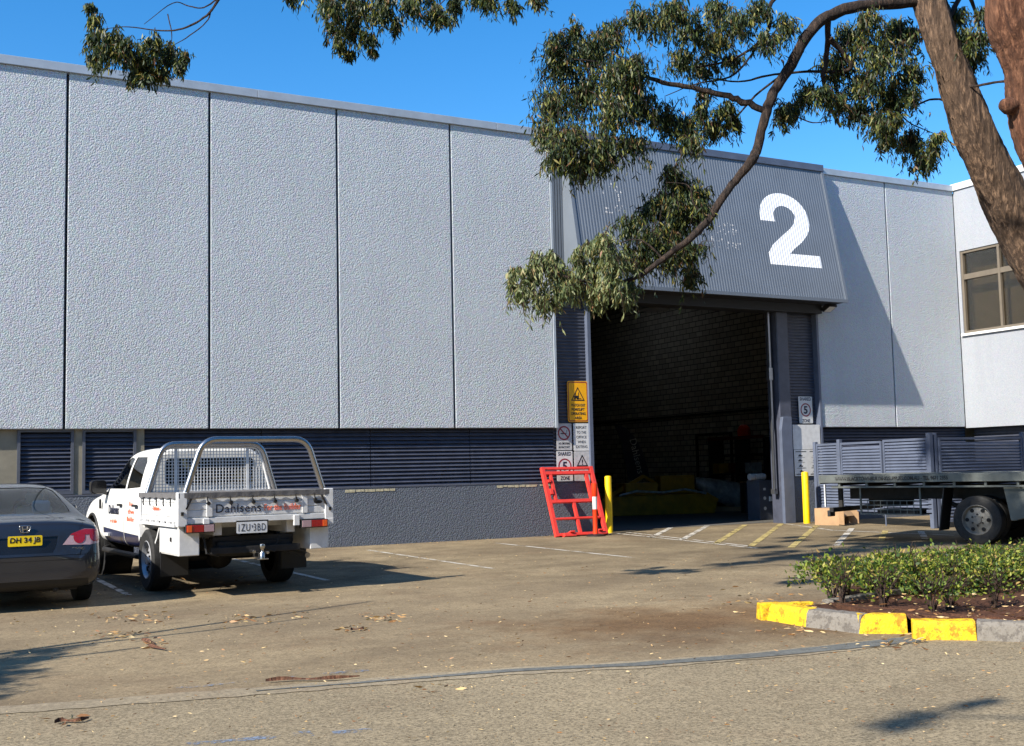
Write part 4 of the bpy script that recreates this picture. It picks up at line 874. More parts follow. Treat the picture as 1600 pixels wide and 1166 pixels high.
# tonneau with hooks
K = 14; vs = []; fs = []
for i in range(K+1):
    for j in range(K+1):
        a, b = i/K, j/K; vs.append((-.94+1.88*a, YR-.03+(YF-YR+.04)*b, 1.225-.035*sin(pi*a)*sin(pi*b)+.006*sin(a*31)*sin(b*23)))
for i in range(K):
    for j in range(K): q = i*(K+1)+j; fs.append((q, q+1, q+K+2, q+K+1))
sk = MB().add(vs, fs)
edge = [(-.945+1.89*i/40, YR-.034) for i in range(41)]+[(.945, YR-.03+(YF-YR+.04)*i/30) for i in range(1, 31)]
for ed in ([(-.945+1.89*i/40, YR-.036+.004*sin(i*2.1)) for i in range(41)], [(-.948+.003*sin(i*1.7), YR-.03+(YF-YR+.04)*i/30) for i in range(31)], [(.948, YR-.03+(YF-YR+.04)*i/30) for i in range(31)]):
    n = len(ed); sk.add([(x, y, 1.226) for x, y in ed]+[(x, y, 1.165+.008*sin(i*1.3)) for i, (x, y) in enumerate(ed)], [(i, i+1, n+i+1, n+i) for i in range(n-1)])
TN = obj('tonneau_cover', sk, 'canvas', TR, smooth=50)
hk = MB()
for x in (-.62, -.35, -.08, .19, .46, .70): hk.tube([(x, YR-.04, 1.18), (x+.005, YR-.05, 1.14), (x+.02, YR-.035, 1.10)], .008, 6).cyl((x+.02, YR-.03, 1.10), 'y', .022, .03, 10)
for k in range(5):
    for s in (-1, 1): hk.tube([(s*.95, -1.25+.32*k, 1.17), (s*.955, -1.25+.32*k, 1.10), (s*.945, -1.24+.32*k, 1.07)], .008, 6)
obj('tie_hook', hk, 'grime', TN)
lettering('Dahlsens', .2, 'navytext', FRONT(-.235, YR-.013, 1.035), tg, bold=.001, spacing=1.08, fit=(.54, .10), th=.004)
lettering('For the Builder', .2, 'orangetext', FRONT(.31, YR-.013, 1.03), tg, bold=.0, spacing=1.08, fit=(.46, .075), th=.004)
lettering('Dahlsens', .2, 'orangetext', Matrix.Translation((-.9385, -.55, 1.04)) @ Matrix.Rotation(-pi/2, 4, 'Z') @ Matrix.Rotation(pi/2, 4, 'X'), TR, fit=(.3, .05), th=.004)
obj('oval_badge', MB().prism([(.76+.055*cos(2*pi*k/24), 1.075+.022*sin(2*pi*k/24)) for k in range(24)], 'y', YR-.0135, YR-.018), 'grime', tg)
def hoop(y, wb, wt, zt, z0=1.17, r=.036):
    return obj('hoop', MB().tube(tube_arc([(-wb, y, z0), (-wt, y, zt), (wt, y, zt), (wb, y, z0)], .17, 8), r, 16), 'chrome', TR, smooth=60)
hoop(YR+.04, .865, .64, 1.845); hoop(YF-.06, .865, .66, 1.845)
gd = thing  # headboard guard
mb = MB().tube(tube_arc([(-.80, YF-.02, 1.2), (-.64, YF-.02, 1.80), (.64, YF-.02, 1.80), (.80, YF-.02, 1.2), ], .12, 6), .017, 8).bar((-.80, YF-.02, 1.215), (.80, YF-.02, 1.215), .03).box(-.50, -.46, YF-.03, YF-.01, 1.2, 1.79).box(.46, .50, YF-.03, YF-.01, 1.2, 1.79)
HG = obj('headboard_guard', mb, 'aluwhite', TR)
mw = MB(); x = -.78
wid = lambda z: .79-(z-1.2)/.6*.15
while x < .79:
    zt = 1.79 if abs(x) < .62 else 1.2+(.79-abs(x))/.15*.6
    mw.box(x-.005, x+.005, YF-.022, YF-.015, 1.2, min(zt, 1.79)); x += .042
z = 1.24
while z < 1.79: mw.box(-wid(z), wid(z), YF-.015, YF-.009, z-.005, z+.005); z += .042
obj('wire_mesh', mw, 'aluwhite', HG)
for s in (-1, 1):
    b_ = obj('toolbox', MB().box(s*.80-.12, s*.80+.12, -1.49, -.64, .50, .86), 'aluwhite', TR, bevel=.01); obj('toolbox_lid', MB().box(s*.92, s*.928, -1.46, -.67, .52, .84), 'aluwhite', b_, bevel=.003); obj('toolbox_latch', MB().box(s*.926, s*.942, -1.22, -1.18, .66, .71), 'grime', b_)
    obj('mudguard', MB().prism([(-.64, .84), (-.52, .70), (-.43, .62), (-.45, .60), (-.54, .67), (-.66, .82)], 'x', s*.66, s*.925).prism([(.36, .60), (.50, .86), (.40, .86), (.30, .66)], 'x', s*.66, s*.925).box(s*.79-.13, s*.79+.13, -.66, .5, .845, .862), 'aluwhite', TR)
    obj('mud_flap', MB().box(s*.76-.17, s*.76+.17, -.70, -.69, .24, .56).box(s*.76-.17, s*.76+.17, -.69, -.55, .45, .56) if False else MB().box(s*.76-.17, s*.76+.17, -.72, -.705, .22, .52), 'black', TR, bevel=.004)
    tl = obj('tail_lamp', MB().box(s*.70-.17, s*.70+.17, YR-.055, YR+.03, .765, .865), 'black', TR, bevel=.006); x0 = s*.70-.16
    obj('red_lens', MB().box(s*.70+(-.16 if s < 0 else -.04), s*.70+(.04 if s < 0 else .16), YR-.062, YR-.05, .775, .855), 'lampred', tl, bevel=.003)
    obj('orange_lens', MB().box(s*.70+(-.157 if s < 0 else .10), s*.70+(-.10 if s < 0 else .157), YR-.068, YR-.062, .777, .853), 'lamporange', tl, bevel=.002)
    obj('white_lens', MB().box(s*.70+(.045 if s < 0 else -.16), s*.70+(.16 if s < 0 else -.045), YR-.062, YR-.05, .775, .855), 'lampclear', tl, bevel=.003)
pl_ = obj('number_plate', MB().prism(rrect(-.265, .107, .735, .868, .012), 'y', YR-.03, YR-.034), 'platew', TR); lettering('1ZU 3BD', .1, 'sign_black', FRONT(-.079, YR-.034, .802), pl_, fit=(.33, .085), bold=-.0005, spacing=1.15)
obj('emblem', MB().prism([(-.087, .825), (-.070, .825), (-.0785, .795)], 'y', YR-.034, YR-.0365), 'navytext', pl_)
obj('number_plate_bracket', MB().box(-.27, .12, YR-.028, YR-.015, .76, .885), 'black', TR)

# ---- dark sedan
CV = thing('sedan', 'dark slate sedan parked left of the white utility, cut by the picture edge', 'car', (1.150, -6.86, 0), R(1.5)); CV.scale = (.925, 1, 1)
bm = loft([(-1.02, .33, .66, .46, .64, .52, .56, .58), (-1.0, .27, .76, .52, .73, .60, .64, .66), (-.965, .24, .82, .56, .78, .66, .72, .82), (-.94, .22, .845, .60, .81, .74, .74, .925), (-.89, .21, .86, .64, .83, .84, .74, .965),
           (-.70, .20, .872, .70, .84, .90, .72, .985), (-.42, .20, .877, .73, .84, .935, .68, 1.02), (-.15, .20, .878, .75, .83, .95, .64, 1.13), (.30, .20, .878, .76, .82, .96, .59, 1.29), (.75, .20, .878, .77, .81, .96, .565, 1.365), (1.3, .20, .878, .77, .81, .96, .56, 1.385), (1.8, .2, .878, .77, .81, .95, .55, 1.35),
           (2.4, .2, .876, .75, .80, .93, .60, 1.12), (2.8, .2, .875, .72, .79, .89, .62, .93), (3.2, .22, .85, .66, .75, .80, .60, .84), (3.42, .26, .76, .56, .66, .66, .54, .70), (3.50, .30, .66, .5, .58, .58, .48, .60)], 3)
for yy in (0, 2.62): cut(bm, circ(yy, .33, .365, 24), 'x', lambda c: abs(c.x) > .3).free()
pa = []
rwin = cut(bm, [(-.60, 1.035), (-.30, 1.02), (.30, 1.02), (.60, 1.035), (.585, 1.10), (.50, 1.28), (.44, 1.315), (.2, 1.33), (-.2, 1.33), (-.44, 1.315), (-.50, 1.28), (-.585, 1.10)], 'y', lambda c: c.y < .9 and c.z > 1.0)
wscr = cut(bm, [(-.60, .98), (.60, .98), (.50, 1.30), (-.50, 1.30)], 'y', lambda c: c.y > 1.7)
for s in (-1, 1):
    pa.append(('tail_lamp', cut(bm, [(s*.41, .70), (s*.51, .815), (s*.66, .865), (s*.90, .85), (s*.90, .715), (s*.72, .69)], 'y', lambda c: c.y < -.60), 'lampclear'))
    pa.append(('window', cut(bm, [(1.02, .99), (1.02, 1.30), (1.45, 1.315), (1.85, 1.24), (2.25, 1.06), (2.3, .99)], 'x', side(s)), 'glass'))
    pa.append(('window', cut(bm, [(.15, 1.0), (.35, 1.18), (.55, 1.27), (.95, 1.30), (.95, .99)], 'x', side(s)), 'glass'))
    pa.append(('door_seam', cut(bm, [(.98, .28), (.98, .97), (.99, .97), (.99, .28)], 'x', side(s)), 'black'))
pa.append(('bumper_seam', cut(bm, [(-.80, .585), (.80, .585), (.80, .592), (-.80, .592)], 'y', lambda c: c.y < -.75), 'black'))
for s in (-1, 1):
    pa.append(('bumper_seam', cut(bm, [(s*.60, .592), (s*.61, .592), (s*.645, .69), (s*.635, .69)], 'y', lambda c: c.y < -.75), 'black'))
    pa.append(('boot_seam', cut(bm, [(s*.60, .865), (s*.607, .865), (s*.66, .935), (s*.652, .935)], 'y', lambda c: c.y < -.75), 'black'))
pa.append(('plate_recess', cut(bm, [(-.34, .69), (-.30, .62), (.30, .62), (.34, .69), (.36, .795), (-.36, .795)], 'y', lambda c: c.y < -.75), 'mirrorblack'))
pa.append(('rear_valance', cut(bm, [(-.72, .20), (.72, .20), (.70, .33), (-.70, .33)], 'y', lambda c: c.y < -.90), 'black'))
bd = obj('body', bm, 'civic', CV, smooth=34)
for n_, b_, mt in pa:
    o = obj(n_, push(b_, {'tail_lamp': .004, 'plate_recess': -.012}.get(n_, -.005)), mt, bd, smooth=40)
    if n_ == 'tail_lamp':
        # round red units inside each lamp
        s = 1 if sum(v.co.x for v in o.data.vertices) > 0 else -1
        nb = bmesh.new(); nb.from_mesh(o.data); r1 = cut(nb, circ(s*.60, .775, .066, 18), 'y', lambda c: True); r2 = cut(nb, circ(s*.785, .785, .066, 18), 'y', lambda c: True); r3 = cut(nb, [(s*.46, .80), (s*.50, .82), (s*.66, .862), (s*.90, .848), (s*.90, .80), (s*.72, .80)], 'y', lambda c: True)
        nb.to_mesh(o.data); nb.free()
        for r_ in (r1, r2, r3): obj('red_lens', push(r_, .004, 1, -1), 'lampred', o, smooth=40)
obj('rear_window', push(rwin, -.005), 'glassrear', bd, smooth=40); obj('windscreen', push(wscr, -.005), 'glass', bd, smooth=40)
pt = obj('number_plate', MB().prism(rrect(-.186, .186, .705, .815, .012), 'y', -.985, -.992, ), 'platey', CV); pt.location = (0, .0, -.0)
lettering('DH·34·JB'.replace('·', ' '), .1, 'sign_black', FRONT(0, -.992, .762), pt, fit=(.33, .075), bold=.003)
em = MB().tube([(-.055, -.985, .905), (-.06, -.985, .925), (-.045, -.983, .932), (.045, -.983, .932), (.06, -.985, .925), (.055, -.985, .905), (.045, -.987, .868), (.03, -.988, .86), (-.03, -.988, .86), (-.045, -.987, .868), (-.055, -.985, .905)], .006, 8)
em.bar((-.030, -.985, .925), (-.022, -.988, .866), .013).bar((.030, -.985, .925), (.022, -.988, .866), .013).bar((-.026, -.987, .896), (.026, -.987, .896), .011); em.v = [(x, y+.015, z-.01) for x, y, z in em.v]
obj('emblem', em, 'chrome', CV, smooth=50)
lettering('CIVIC', .1, 'chrome', FRONT(.58, -.992, .655), bd, fit=(.15, .025), th=.004)
obj('rear_shelf', MB().box(-.60, .60, -.30, .15, .93, .97), 'grime', CV, bevel=.01); obj('cabin_floor', MB().box(-.72, .72, -.2, 2.5, .3, .62), 'black', CV)
for x in (-.36, .36):
    obj('rear_headrest', MB().box(x*.86-.11, x*.86+.11, .02, .12, 1.02, 1.175), 'headrest', CV, bevel=.035); obj('front_seat', MB().box(x-.22, x+.22, 1.0, 1.15, .7, 1.10).box(x-.11, x+.11, 1.02, 1.12, 1.12, 1.26), 'headrest', CV, bevel=.04)
obj('rear_seat', MB().box(-.60, .60, .15, .32, .6, 1.02), 'headrest', CV, bevel=.05)
obj('steering_wheel', MB().tube([(.36+.18*cos(2*pi*k/20), 2.0, 1.0+.18*sin(2*pi*k/20)) for k in range(21)], .014, 6), 'black', CV)
for x, y, s in ((-.79, 0, -1), (.79, 0, 1), (-.79, 2.62, -1), (.79, 2.62, 1)): wheel(CV, x, y, .315, .20, s, 'steel', 0)
obj('inner_arch', MB().box(-.60, .60, -.5, .5, .24, .60).box(-.60, .60, 2.2, 3.0, .24, .60).box(-.55, .55, .5, 2.2, .2, .3), 'dark', CV)
obj('muffler', MB().tube([(.35, -.60, .24), (.35, -.95, .22)], .03, 12).box(.1, .6, -.9, -.55, .20, .32), 'grime', CV, bevel=.02)
for s in (-1, 1): obj('mirror', MB().box(s*.96-.09, s*.96+.09, 1.93, 2.05, .96, 1.08), 'civic', CV, bevel=.03)
for s in (-1, 1): obj('headlight', MB().box(s*.66-.12, s*.66+.12, 3.20, 3.32, .60, .72), 'lampclear', CV, bevel=.03)

# ---- flatbed truck
FT = thing('flatbed_truck', 'old dark flatbed truck in tree shade at the right edge behind the hedge', 'truck', (16.80, -7.61, 0), R(200))
y0, y1 = -2.74, 2.9
DK = obj('flat_tray', MB().box(-1.10, 1.10, y0, y1, 1.12, 1.175), 'grime', FT, bevel=.004)
obj('side_rail', MB().box(1.10, 1.125, y0, y1, 1.05, 1.19).box(1.07, 1.10, y0, y1, 1.05, 1.12), 'truckrail', DK, bevel=.004); obj('side_rail', MB().box(-1.125, -1.10, y0, y1, 1.05, 1.19), 'truckrail', DK, bevel=.004)
obj('rear_rail', MB().box(-1.12, 1.12, y0-.03, y0-.002, 1.03, 1.188), 'truckrail', DK, bevel=.004)
mb = MB(); y = y0+.35
while y < y1: mb.box(-1.06, 1.06, y-.035, y+.035, 1.0, 1.118); y += .52
obj('cross_bearer', mb, 'grime', DK); obj('lower_rope_rail', MB().box(1.06, 1.085, y0+.2, y1, .955, .985), 'truckrail', DK)
mb = MB(); y = y0+.35
while y < y1: mb.box(1.062, 1.083, y-.02, y+.02, .985, 1.05); y += .52
obj('rope_rail_bracket', mb, 'truckrail', DK)
mb = MB()
for s in (-1, 1): mb.box(s*.42-.04, s*.42+.04, y0+.25, 5.0, .74, .98)
for y in (-2.3, -1.2, .8, 2.0, 3.4): mb.box(-.42, .42, y-.05, y+.05, .78, .95)
obj('chassis', mb, 'grime', FT, bevel=.008)
lettering('WWW.BLACKTOWNBUILDINGSUPPLIES.COM.AU - TEL 9671 2355', .1, 'black', Matrix.Translation((1.126, -1.42, 1.12)) @ Matrix.Rotation(pi/2, 4, 'Z') @ Matrix.Rotation(pi/2, 4, 'X'), DK, fit=(2.05, .07), th=.002, bold=.003)
for s in (1, -1):
    wheel(FT, s*.87, 0, .405, .24, s, 'rimold', 6, rr=.62); wheel(FT, s*.60, 0, .405, .24, s, 'grime', 0)
    wheel(FT, s*.90, 3.9, .405, .24, s, 'truckrail', 6)
    obj('mud_flap', MB().add([(s*a, y, z) for a in (.60, 1.02) for (y, z) in ((-.52, .98), (-.50, .98), (-.62, .22), (-.64, .22))], [(0, 1, 2, 3), (7, 6, 5, 4), (0, 4, 5, 1), (1, 5, 6, 2), (2, 6, 7, 3), (3, 7, 4, 0)]), 'black', FT)
    obj('mudguard', MB().prism([(.40, .98), (.44, .98), (.58, .42), (1.15, .42), (1.2, .98), (1.25, .98), (1.25, .36), (.54, .36)], 'x', s*.62, s*1.02) if False else MB().prism([(.45, .98), (1.15, .98), (1.15, .55), (.62, .40), (.55, .40)], 'x', s*.70, s*.98), 'truckrail', FT, bevel=.01)
obj('rear_axle', MB().cyl((0, 0, .405), 'x', .07, 1.5, 16).lathe((0, 0, .405), 'y', [(.06, -.28), (.2, -.12), (.22, 0), (.15, .18), (.05, .3)], 20), 'grime', FT, smooth=40)
obj('drive_shaft', MB().tube([(0, .2, .45), (0, 3.2, .62)], .045, 12), 'grime', FT)
for s in (-1, 1): obj('leaf_spring', MB().tube([(s*.45, -.75, .72), (s*.45, -.35, .55), (s*.45, 0, .48), (s*.45, .35, .55), (s*.45, .75, .72)], .04, 8), 'grime', FT)
UR = obj('underrun_bar', MB().box(-1.05, 1.05, y0+.12, y0+.20, .52, .60).box(.62, .68, y0+.12, y0+.2, .60, 1.0).box(-.68, -.62, y0+.12, y0+.2, .60, 1.0), 'grime', FT, bevel=.006)
obj('marker_strip', MB().box(1.04, 1.085, y0+.05, y0+.07, .62, 1.02), 'sign_white', UR); obj('tail_lamp', MB().box(.86, 1.06, y0+.08, y0+.14, .44, .55), 'black', UR, bevel=.01); obj('red_lens', MB().box(.90, 1.02, y0+.072, y0+.082, .46, .53), 'lampred', UR)
bk = MB()
for z in (.56, .64, .72): bk.box(.55, 1.0, -2.05, -2.03, z, z+.015).box(.55, 1.0, -.95, -.93, z, z+.015).box(.985, 1.0, -2.03, -.95, z, z+.015)
for k in range(10): bk.box(.988, .997, -2.03+.12*k, -2.02+.12*k, .50, .735)
bk.box(.55, 1.0, -2.05, -.93, .48, .50).box(.97, 1.0, -2.05, -2.02, .50, 1.0).box(.97, 1.0, -.96, -.93, .50, 1.0)
obj('storage_basket', bk, 'truckrail', FT); obj('basket_load', MB().box(.60, .96, -1.75, -1.0, .50, .58), 'grime', FT, bevel=.01)
obj('air_tank', MB().tube([(.70, -.15+.75, .62), (.70, 1.6, .62)], .14, 18).cyl((.75, 2.3, .62), 'y', .22, .7, 20), 'grime', FT, smooth=40)
obj('spare_wheel', MB().lathe((0, -1.9, .72), 'z', [(.2, -.1), (.36, -.12), (.4, -.06), (.4, .04), (.36, .1), (.2, .08)], 28), 'rubber', FT, smooth=40)
cb = loft([(3.05, .75, 1.0, 1.2, .99, 1.5, .90, 2.20), (3.12, .70, 1.03, 1.2, 1.02, 1.5, .93, 2.28), (3.9, .70, 1.04, 1.2, 1.03, 1.5, .93, 2.32), (4.5, .5, 1.04, 1.1, 1.03, 1.45, .92, 2.28), (4.75, .45, 1.02, 1.0, 1.0, 1.4, .88, 2.0), (4.85, .5, .98, .9, .96, 1.3, .85, 1.45)], 2)
cw = [cut(cb, [(3.55, 1.48), (3.55, 2.05), (4.45, 2.05), (4.62, 1.48)], 'x', side(s)) for s in (-1, 1)]; cwf = cut(cb, rrect(-.85, .85, 1.42, 2.08, .1), 'y', lambda c: c.y > 4.3)
cbo = obj('cab', cb, 'white', FT, smooth=35)
for q in cw: obj('window', push(q, -.006), 'glass', cbo, smooth=40)
obj('windscreen', push(cwf, -.006), 'glass', cbo, smooth=40)
obj('headboard', MB().box(-1.05, 1.05, 2.86, 2.92, 1.19, 1.95), 'truckrail', DK, bevel=.01)

# ================================================================== VEGETATION
def smoothline(pts, rad, sub=5):
    """Catmull-Rom through the points"""
    P = [Vector(p) for p in pts]; P = [P[0]*2-P[1]]+P+[P[-1]*2-P[-2]]; rr = [rad[0]]+list(rad)+[rad[-1]]; out, ro = [], []
    for i in range(1, len(P)-2):
        for k in range(sub):
            t = k/sub; a, b, c, d = P[i-1:i+3]
            out.append(.5*((2*b)+(c-a)*t+(2*a-5*b+4*c-d)*t*t+(3*b-a-3*c+d)*t**3)); ro.append(rr[i]+(rr[i+1]-rr[i])*t)
    return out+[P[-2]], ro+[rr[-2]]
def limb(mb, pts, rad, n=10, wob=.25, jit=.15, sub=5):
    p, r = smoothline(pts, rad, sub); p = [q+Vector([random.gauss(0, 1)*rr*jit for _ in range(3)]) for q, rr in zip(p, r)]
    mb.tube(p, r, n, True, wob); return p
def bark_trunk(mb, pts, rad, n=72, sub=26, amp=.045, seed=0):
    from mathutils import noise as mn
    p, r = smoothline(pts, rad, sub); k = len(p); vs = []; t0 = (p[1]-p[0]).normalized(); x = t0.orthogonal().normalized(); s = 0
    for i, q in enumerate(p):
        t = (p[min(i+1, k-1)]-p[max(i-1, 0)]).normalized(); x = (x-t*x.dot(t)).normalized(); y = t.cross(x); s += (p[i]-p[i-1]).length if i else 0
        for j in range(n):
            a = 2*pi*j/n; c, d = cos(a), sin(a); f = mn.fractal(Vector((c*r[i]*14+seed, d*r[i]*14, s*1.6)), .8, 2.2, 5); g = mn.noise(Vector((c*1.3, d*1.3, s*1.1+seed))); h = abs(mn.noise(Vector((c*r[i]*42+seed, d*r[i]*42, s*6))))
            rr = r[i]*(1+.11*g)+amp*(f*.55-h*.5); vs.append(q+x*(c*rr)+y*(d*rr))
    return mb.add(vs, [(i*n+j, i*n+(j+1) % n, (i+1)*n+(j+1) % n, (i+1)*n+j) for i in range(k-1) for j in range(n)]+[tuple(range(n-1, -1, -1)), tuple(range((k-1)*n, k*n))])
def px(l): return [at(*q) for q in l]
def wisps(tw, lv, c, r, n, length):
    for _ in range(n):
        a = LR.uniform(0, 2*pi); o = Vector((cos(a), sin(a), LR.uniform(-.9, .5))).normalized(); st = c+o*r*.6; m_ = st+o*r*.5+Vector((0, 0, .02)); e = m_+Vector((o.x*.06, o.y*.06, -LR.uniform(.08, .26)))
        tw.tube([st, m_, e], [.004, .003, .0015], 4, False)
        for q in range(LR.randint(7, 15)):
            t = LR.random(); p = st.lerp(m_, t*2) if t < .5 else m_.lerp(e, t*2-1); lv.c.append(tuple(p)); lv.d.append((LR.gauss(0, .6), LR.gauss(0, .6), -.9)); lv.L.append(length*LR.uniform(.7, 1.3))
class Leaves:
    def __init__(s): s.c = []; s.d = []; s.L = []
    def mesh(s, name, wr=.16, rng=None, wmax=None):
        rng = rng or np.random.default_rng(5); c = np.array(s.c); d = np.array(s.d); L = np.array(s.L)[:, None]
        d /= np.linalg.norm(d, axis=1, keepdims=True)+1e-9; q = rng.normal(size=d.shape); sd_ = np.cross(d, q); sd_ /= np.linalg.norm(sd_, axis=1, keepdims=True)+1e-9; nn = np.cross(d, sd_)
        w_ = L*wr*rng.uniform(.7, 1.2, (len(L), 1)); cv = L*rng.uniform(-.14, .14, (len(L), 1))
        v = np.stack([c, c+d*L*.35+sd_*w_*.5+nn*cv, c+d*L*.72+sd_*w_*.33+nn*cv, c+d*L, c+d*L*.72-sd_*w_*.33+nn*cv*.8, c+d*L*.35-sd_*w_*.5+nn*cv*.6], 1).reshape(-1, 3)
        k = len(c); me = bpy.data.meshes.new(name); f = np.arange(k*6).reshape(k, 6)
        me.vertices.add(k*6); me.vertices.foreach_set('co', v.ravel()); me.loops.add(k*6); me.loops.foreach_set('vertex_index', f.ravel()); me.polygons.add(k); me.polygons.foreach_set('loop_start', np.arange(0, k*6, 6)); me.polygons.foreach_set('loop_total', np.full(k, 6)); me.update(calc_edges=True); me.validate(); return me
LR = random.Random(11)
def spray(tw, lv, c, r, n, length=.11, anchor=None, droop=1.05):
    """a clump of drooping leafy twigs filling a ball of radius r"""
    c = Vector(c); k = max(6, int(n/20))
    for _ in range(k):
        o_ = Vector([max(-1.3, min(1.3, LR.gauss(0, .52))) for _ in range(3)])
        e = c+o_*r; st = (anchor if anchor is not None else c)*.35+c*.65+o_*r*.25
        mid = (st+e)/2+Vector((0, 0, r*.22)); e2 = e+Vector((0, 0, -r*.35*droop))
        if LR.random() < .5: tw.tube([st, mid, e, e2], [.006, .005, .003, .002], 4, False)
        for q in range(int(n/k)):
            t = LR.uniform(.25, 1.0); p = st.lerp(mid, t*2) if t < .5 else mid.lerp(e2, (t-.5)*2); p = p+Vector([LR.gauss(0, r*.15) for _ in range(3)])
            d = Vector((LR.gauss(0, .42), LR.gauss(0, .42), -droop+LR.gauss(0, .35))); lv.c.append(tuple(p)); lv.d.append(tuple(d)); lv.L.append(length*LR.uniform(.6, 1.25))
def fol(name, lv, mat, parent, wr=.215):
    me = lv.mesh(name, wr, np.random.default_rng(len(lv.c))); me.materials.append(M[mat]); o = bpy.data.objects.new(name, me); COL.objects.link(o); o.parent = parent; return o

# -- gum tree whose limb arches over the door
GT = thing('gum_tree', 'leaning gum tree with a long limb arching left across the canopy', 'tree')
tk = MB()
bark_trunk(tk, px([(1775, 960, 12.4), (1760, 780, 12.4), (1715, 600, 12.4), (1660, 478, 12.3), (1610, 392, 12.2), (1562, 295, 12.1), (1520, 200, 12.0), (1487, 110, 12), (1457, 20, 12), (1440, -60, 12), (1425, -250, 12), (1440, -480, 12.2), (1420, -700, 12.4)]),
     [.30, .27, .255, .25, .245, .225, .20, .18, .165, .15, .13, .10, .06])
obj('trunk', tk, 'bark', GT, smooth=80)
lm = MB(); D0 = 12
A1 = [(1452, -5, 12.0), (1421, 3, 12), (1344, 10, 11.9), (1293, 26, 11.9), (1262, 55, 11.8), (1236, 102, 11.8), (1210, 143, 11.8), (1198, 174, 11.7), (1185, 225, 11.7), (1175, 251, 11.6), (1149, 282, 11.6), (1123, 318, 11.5), (1108, 343, 11.5), (1077, 374, 11.4), (1036, 405, 11.4), (1000, 430, 11.3), (959, 443, 11.3), (905, 438, 11.2), (855, 424, 11.2), (815, 424, 11.1)]
limb(lm, px(A1), [.085, .066, .061, .058, .056, .054, .053, .050, .046, .050, .041, .041, .038, .034, .029, .024, .018, .014, .010, .006], 12, .18, .06)
limb(lm, px([(1198, 174, 11.7), (1165, 161, 11.7), (1139, 151, 11.7), (1082, 138, 11.7), (1026, 126, 11.7), (985, 110, 11.7), (934, 97, 11.8), (890, 92, 11.8)]), [.034, .036, .032, .026, .022, .016, .010, .006], 8)
limb(lm, px([(1295, 30, 11.9), (1292, 82, 12), (1287, 118, 12), (1292, 154, 12.1), (1303, 180, 12.1), (1313, 199, 12.1)]), [.034, .026, .024, .022, .018, .012], 8)
limb(lm, px([(1297, 60, 11.9), (1318, 85, 12), (1330, 105, 12), (1310, 112, 12.1), (1260, 112, 12.1), (1200, 118, 12.1), (1154, 128, 12.2), (1090, 120, 12.2)]), [.030, .024, .020, .018, .014, .012, .010, .005], 7)
limb(lm, px([(1255, -40, 12), (1205, 5, 12), (1203, 40, 12), (1180, 72, 12), (1139, 95, 12), (1095, 104, 12), (1060, 108, 12)]), [.03, .022, .020, .016, .012, .009, .005], 7)
limb(lm, px([(1200, 45, 12), (1170, 92, 12.1), (1140, 120, 12.1), (1085, 132, 12.2), (1040, 150, 12.2)]), [.014, .012, .010, .007, .004], 6)
limb(lm, px([(1239, 180, 12.0), (1270, 192, 12), (1300, 188, 12)]), [.008, .007, .004], 5)
limb(lm, px([(1232, 110, 11.8), (1180, 150, 11.9), (1130, 200, 12), (1060, 205, 12), (1030, 218, 12)]), [.014, .011, .009, .007, .004], 6)
limb(lm, px([(1390, 120, 12.4), (1400, 165, 12.4), (1418, 190, 12.4), (1450, 205, 12.4), (1475, 215, 12.4)]), [.012, .010, .008, .005, .003], 5)
limb(lm, px([(1500, 165, 12), (1460, 155, 12.1), (1425, 165, 12.3), (1400, 150, 12.4)]), [.014, .012, .009, .006], 6)
limb(lm, px([(1600, 125, 11.4), (1560, 128, 11.6), (1520, 135, 11.8), (1490, 128, 12)]), [.014, .013, .012, .010], 6)
limb(lm, px([(1108, 343, 11.5), (1085, 320, 11.5), (1075, 290, 11.5), (1040, 285, 11.5)]), [.014, .010, .007, .004], 6)
limb(lm, px([(1036, 405, 11.4), (1010, 380, 11.4), (985, 375, 11.4), (945, 390, 11.3)]), [.012, .009, .006, .004], 6)
limb(lm, px([(1480, 30, 12), (1510, -10, 12.4), (1530, 40, 12.6), (1540, 95, 12.6)]), [.03, .024, .014, .006], 6)
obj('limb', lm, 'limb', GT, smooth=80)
tw = MB(); lv = Leaves(); lp = Leaves()
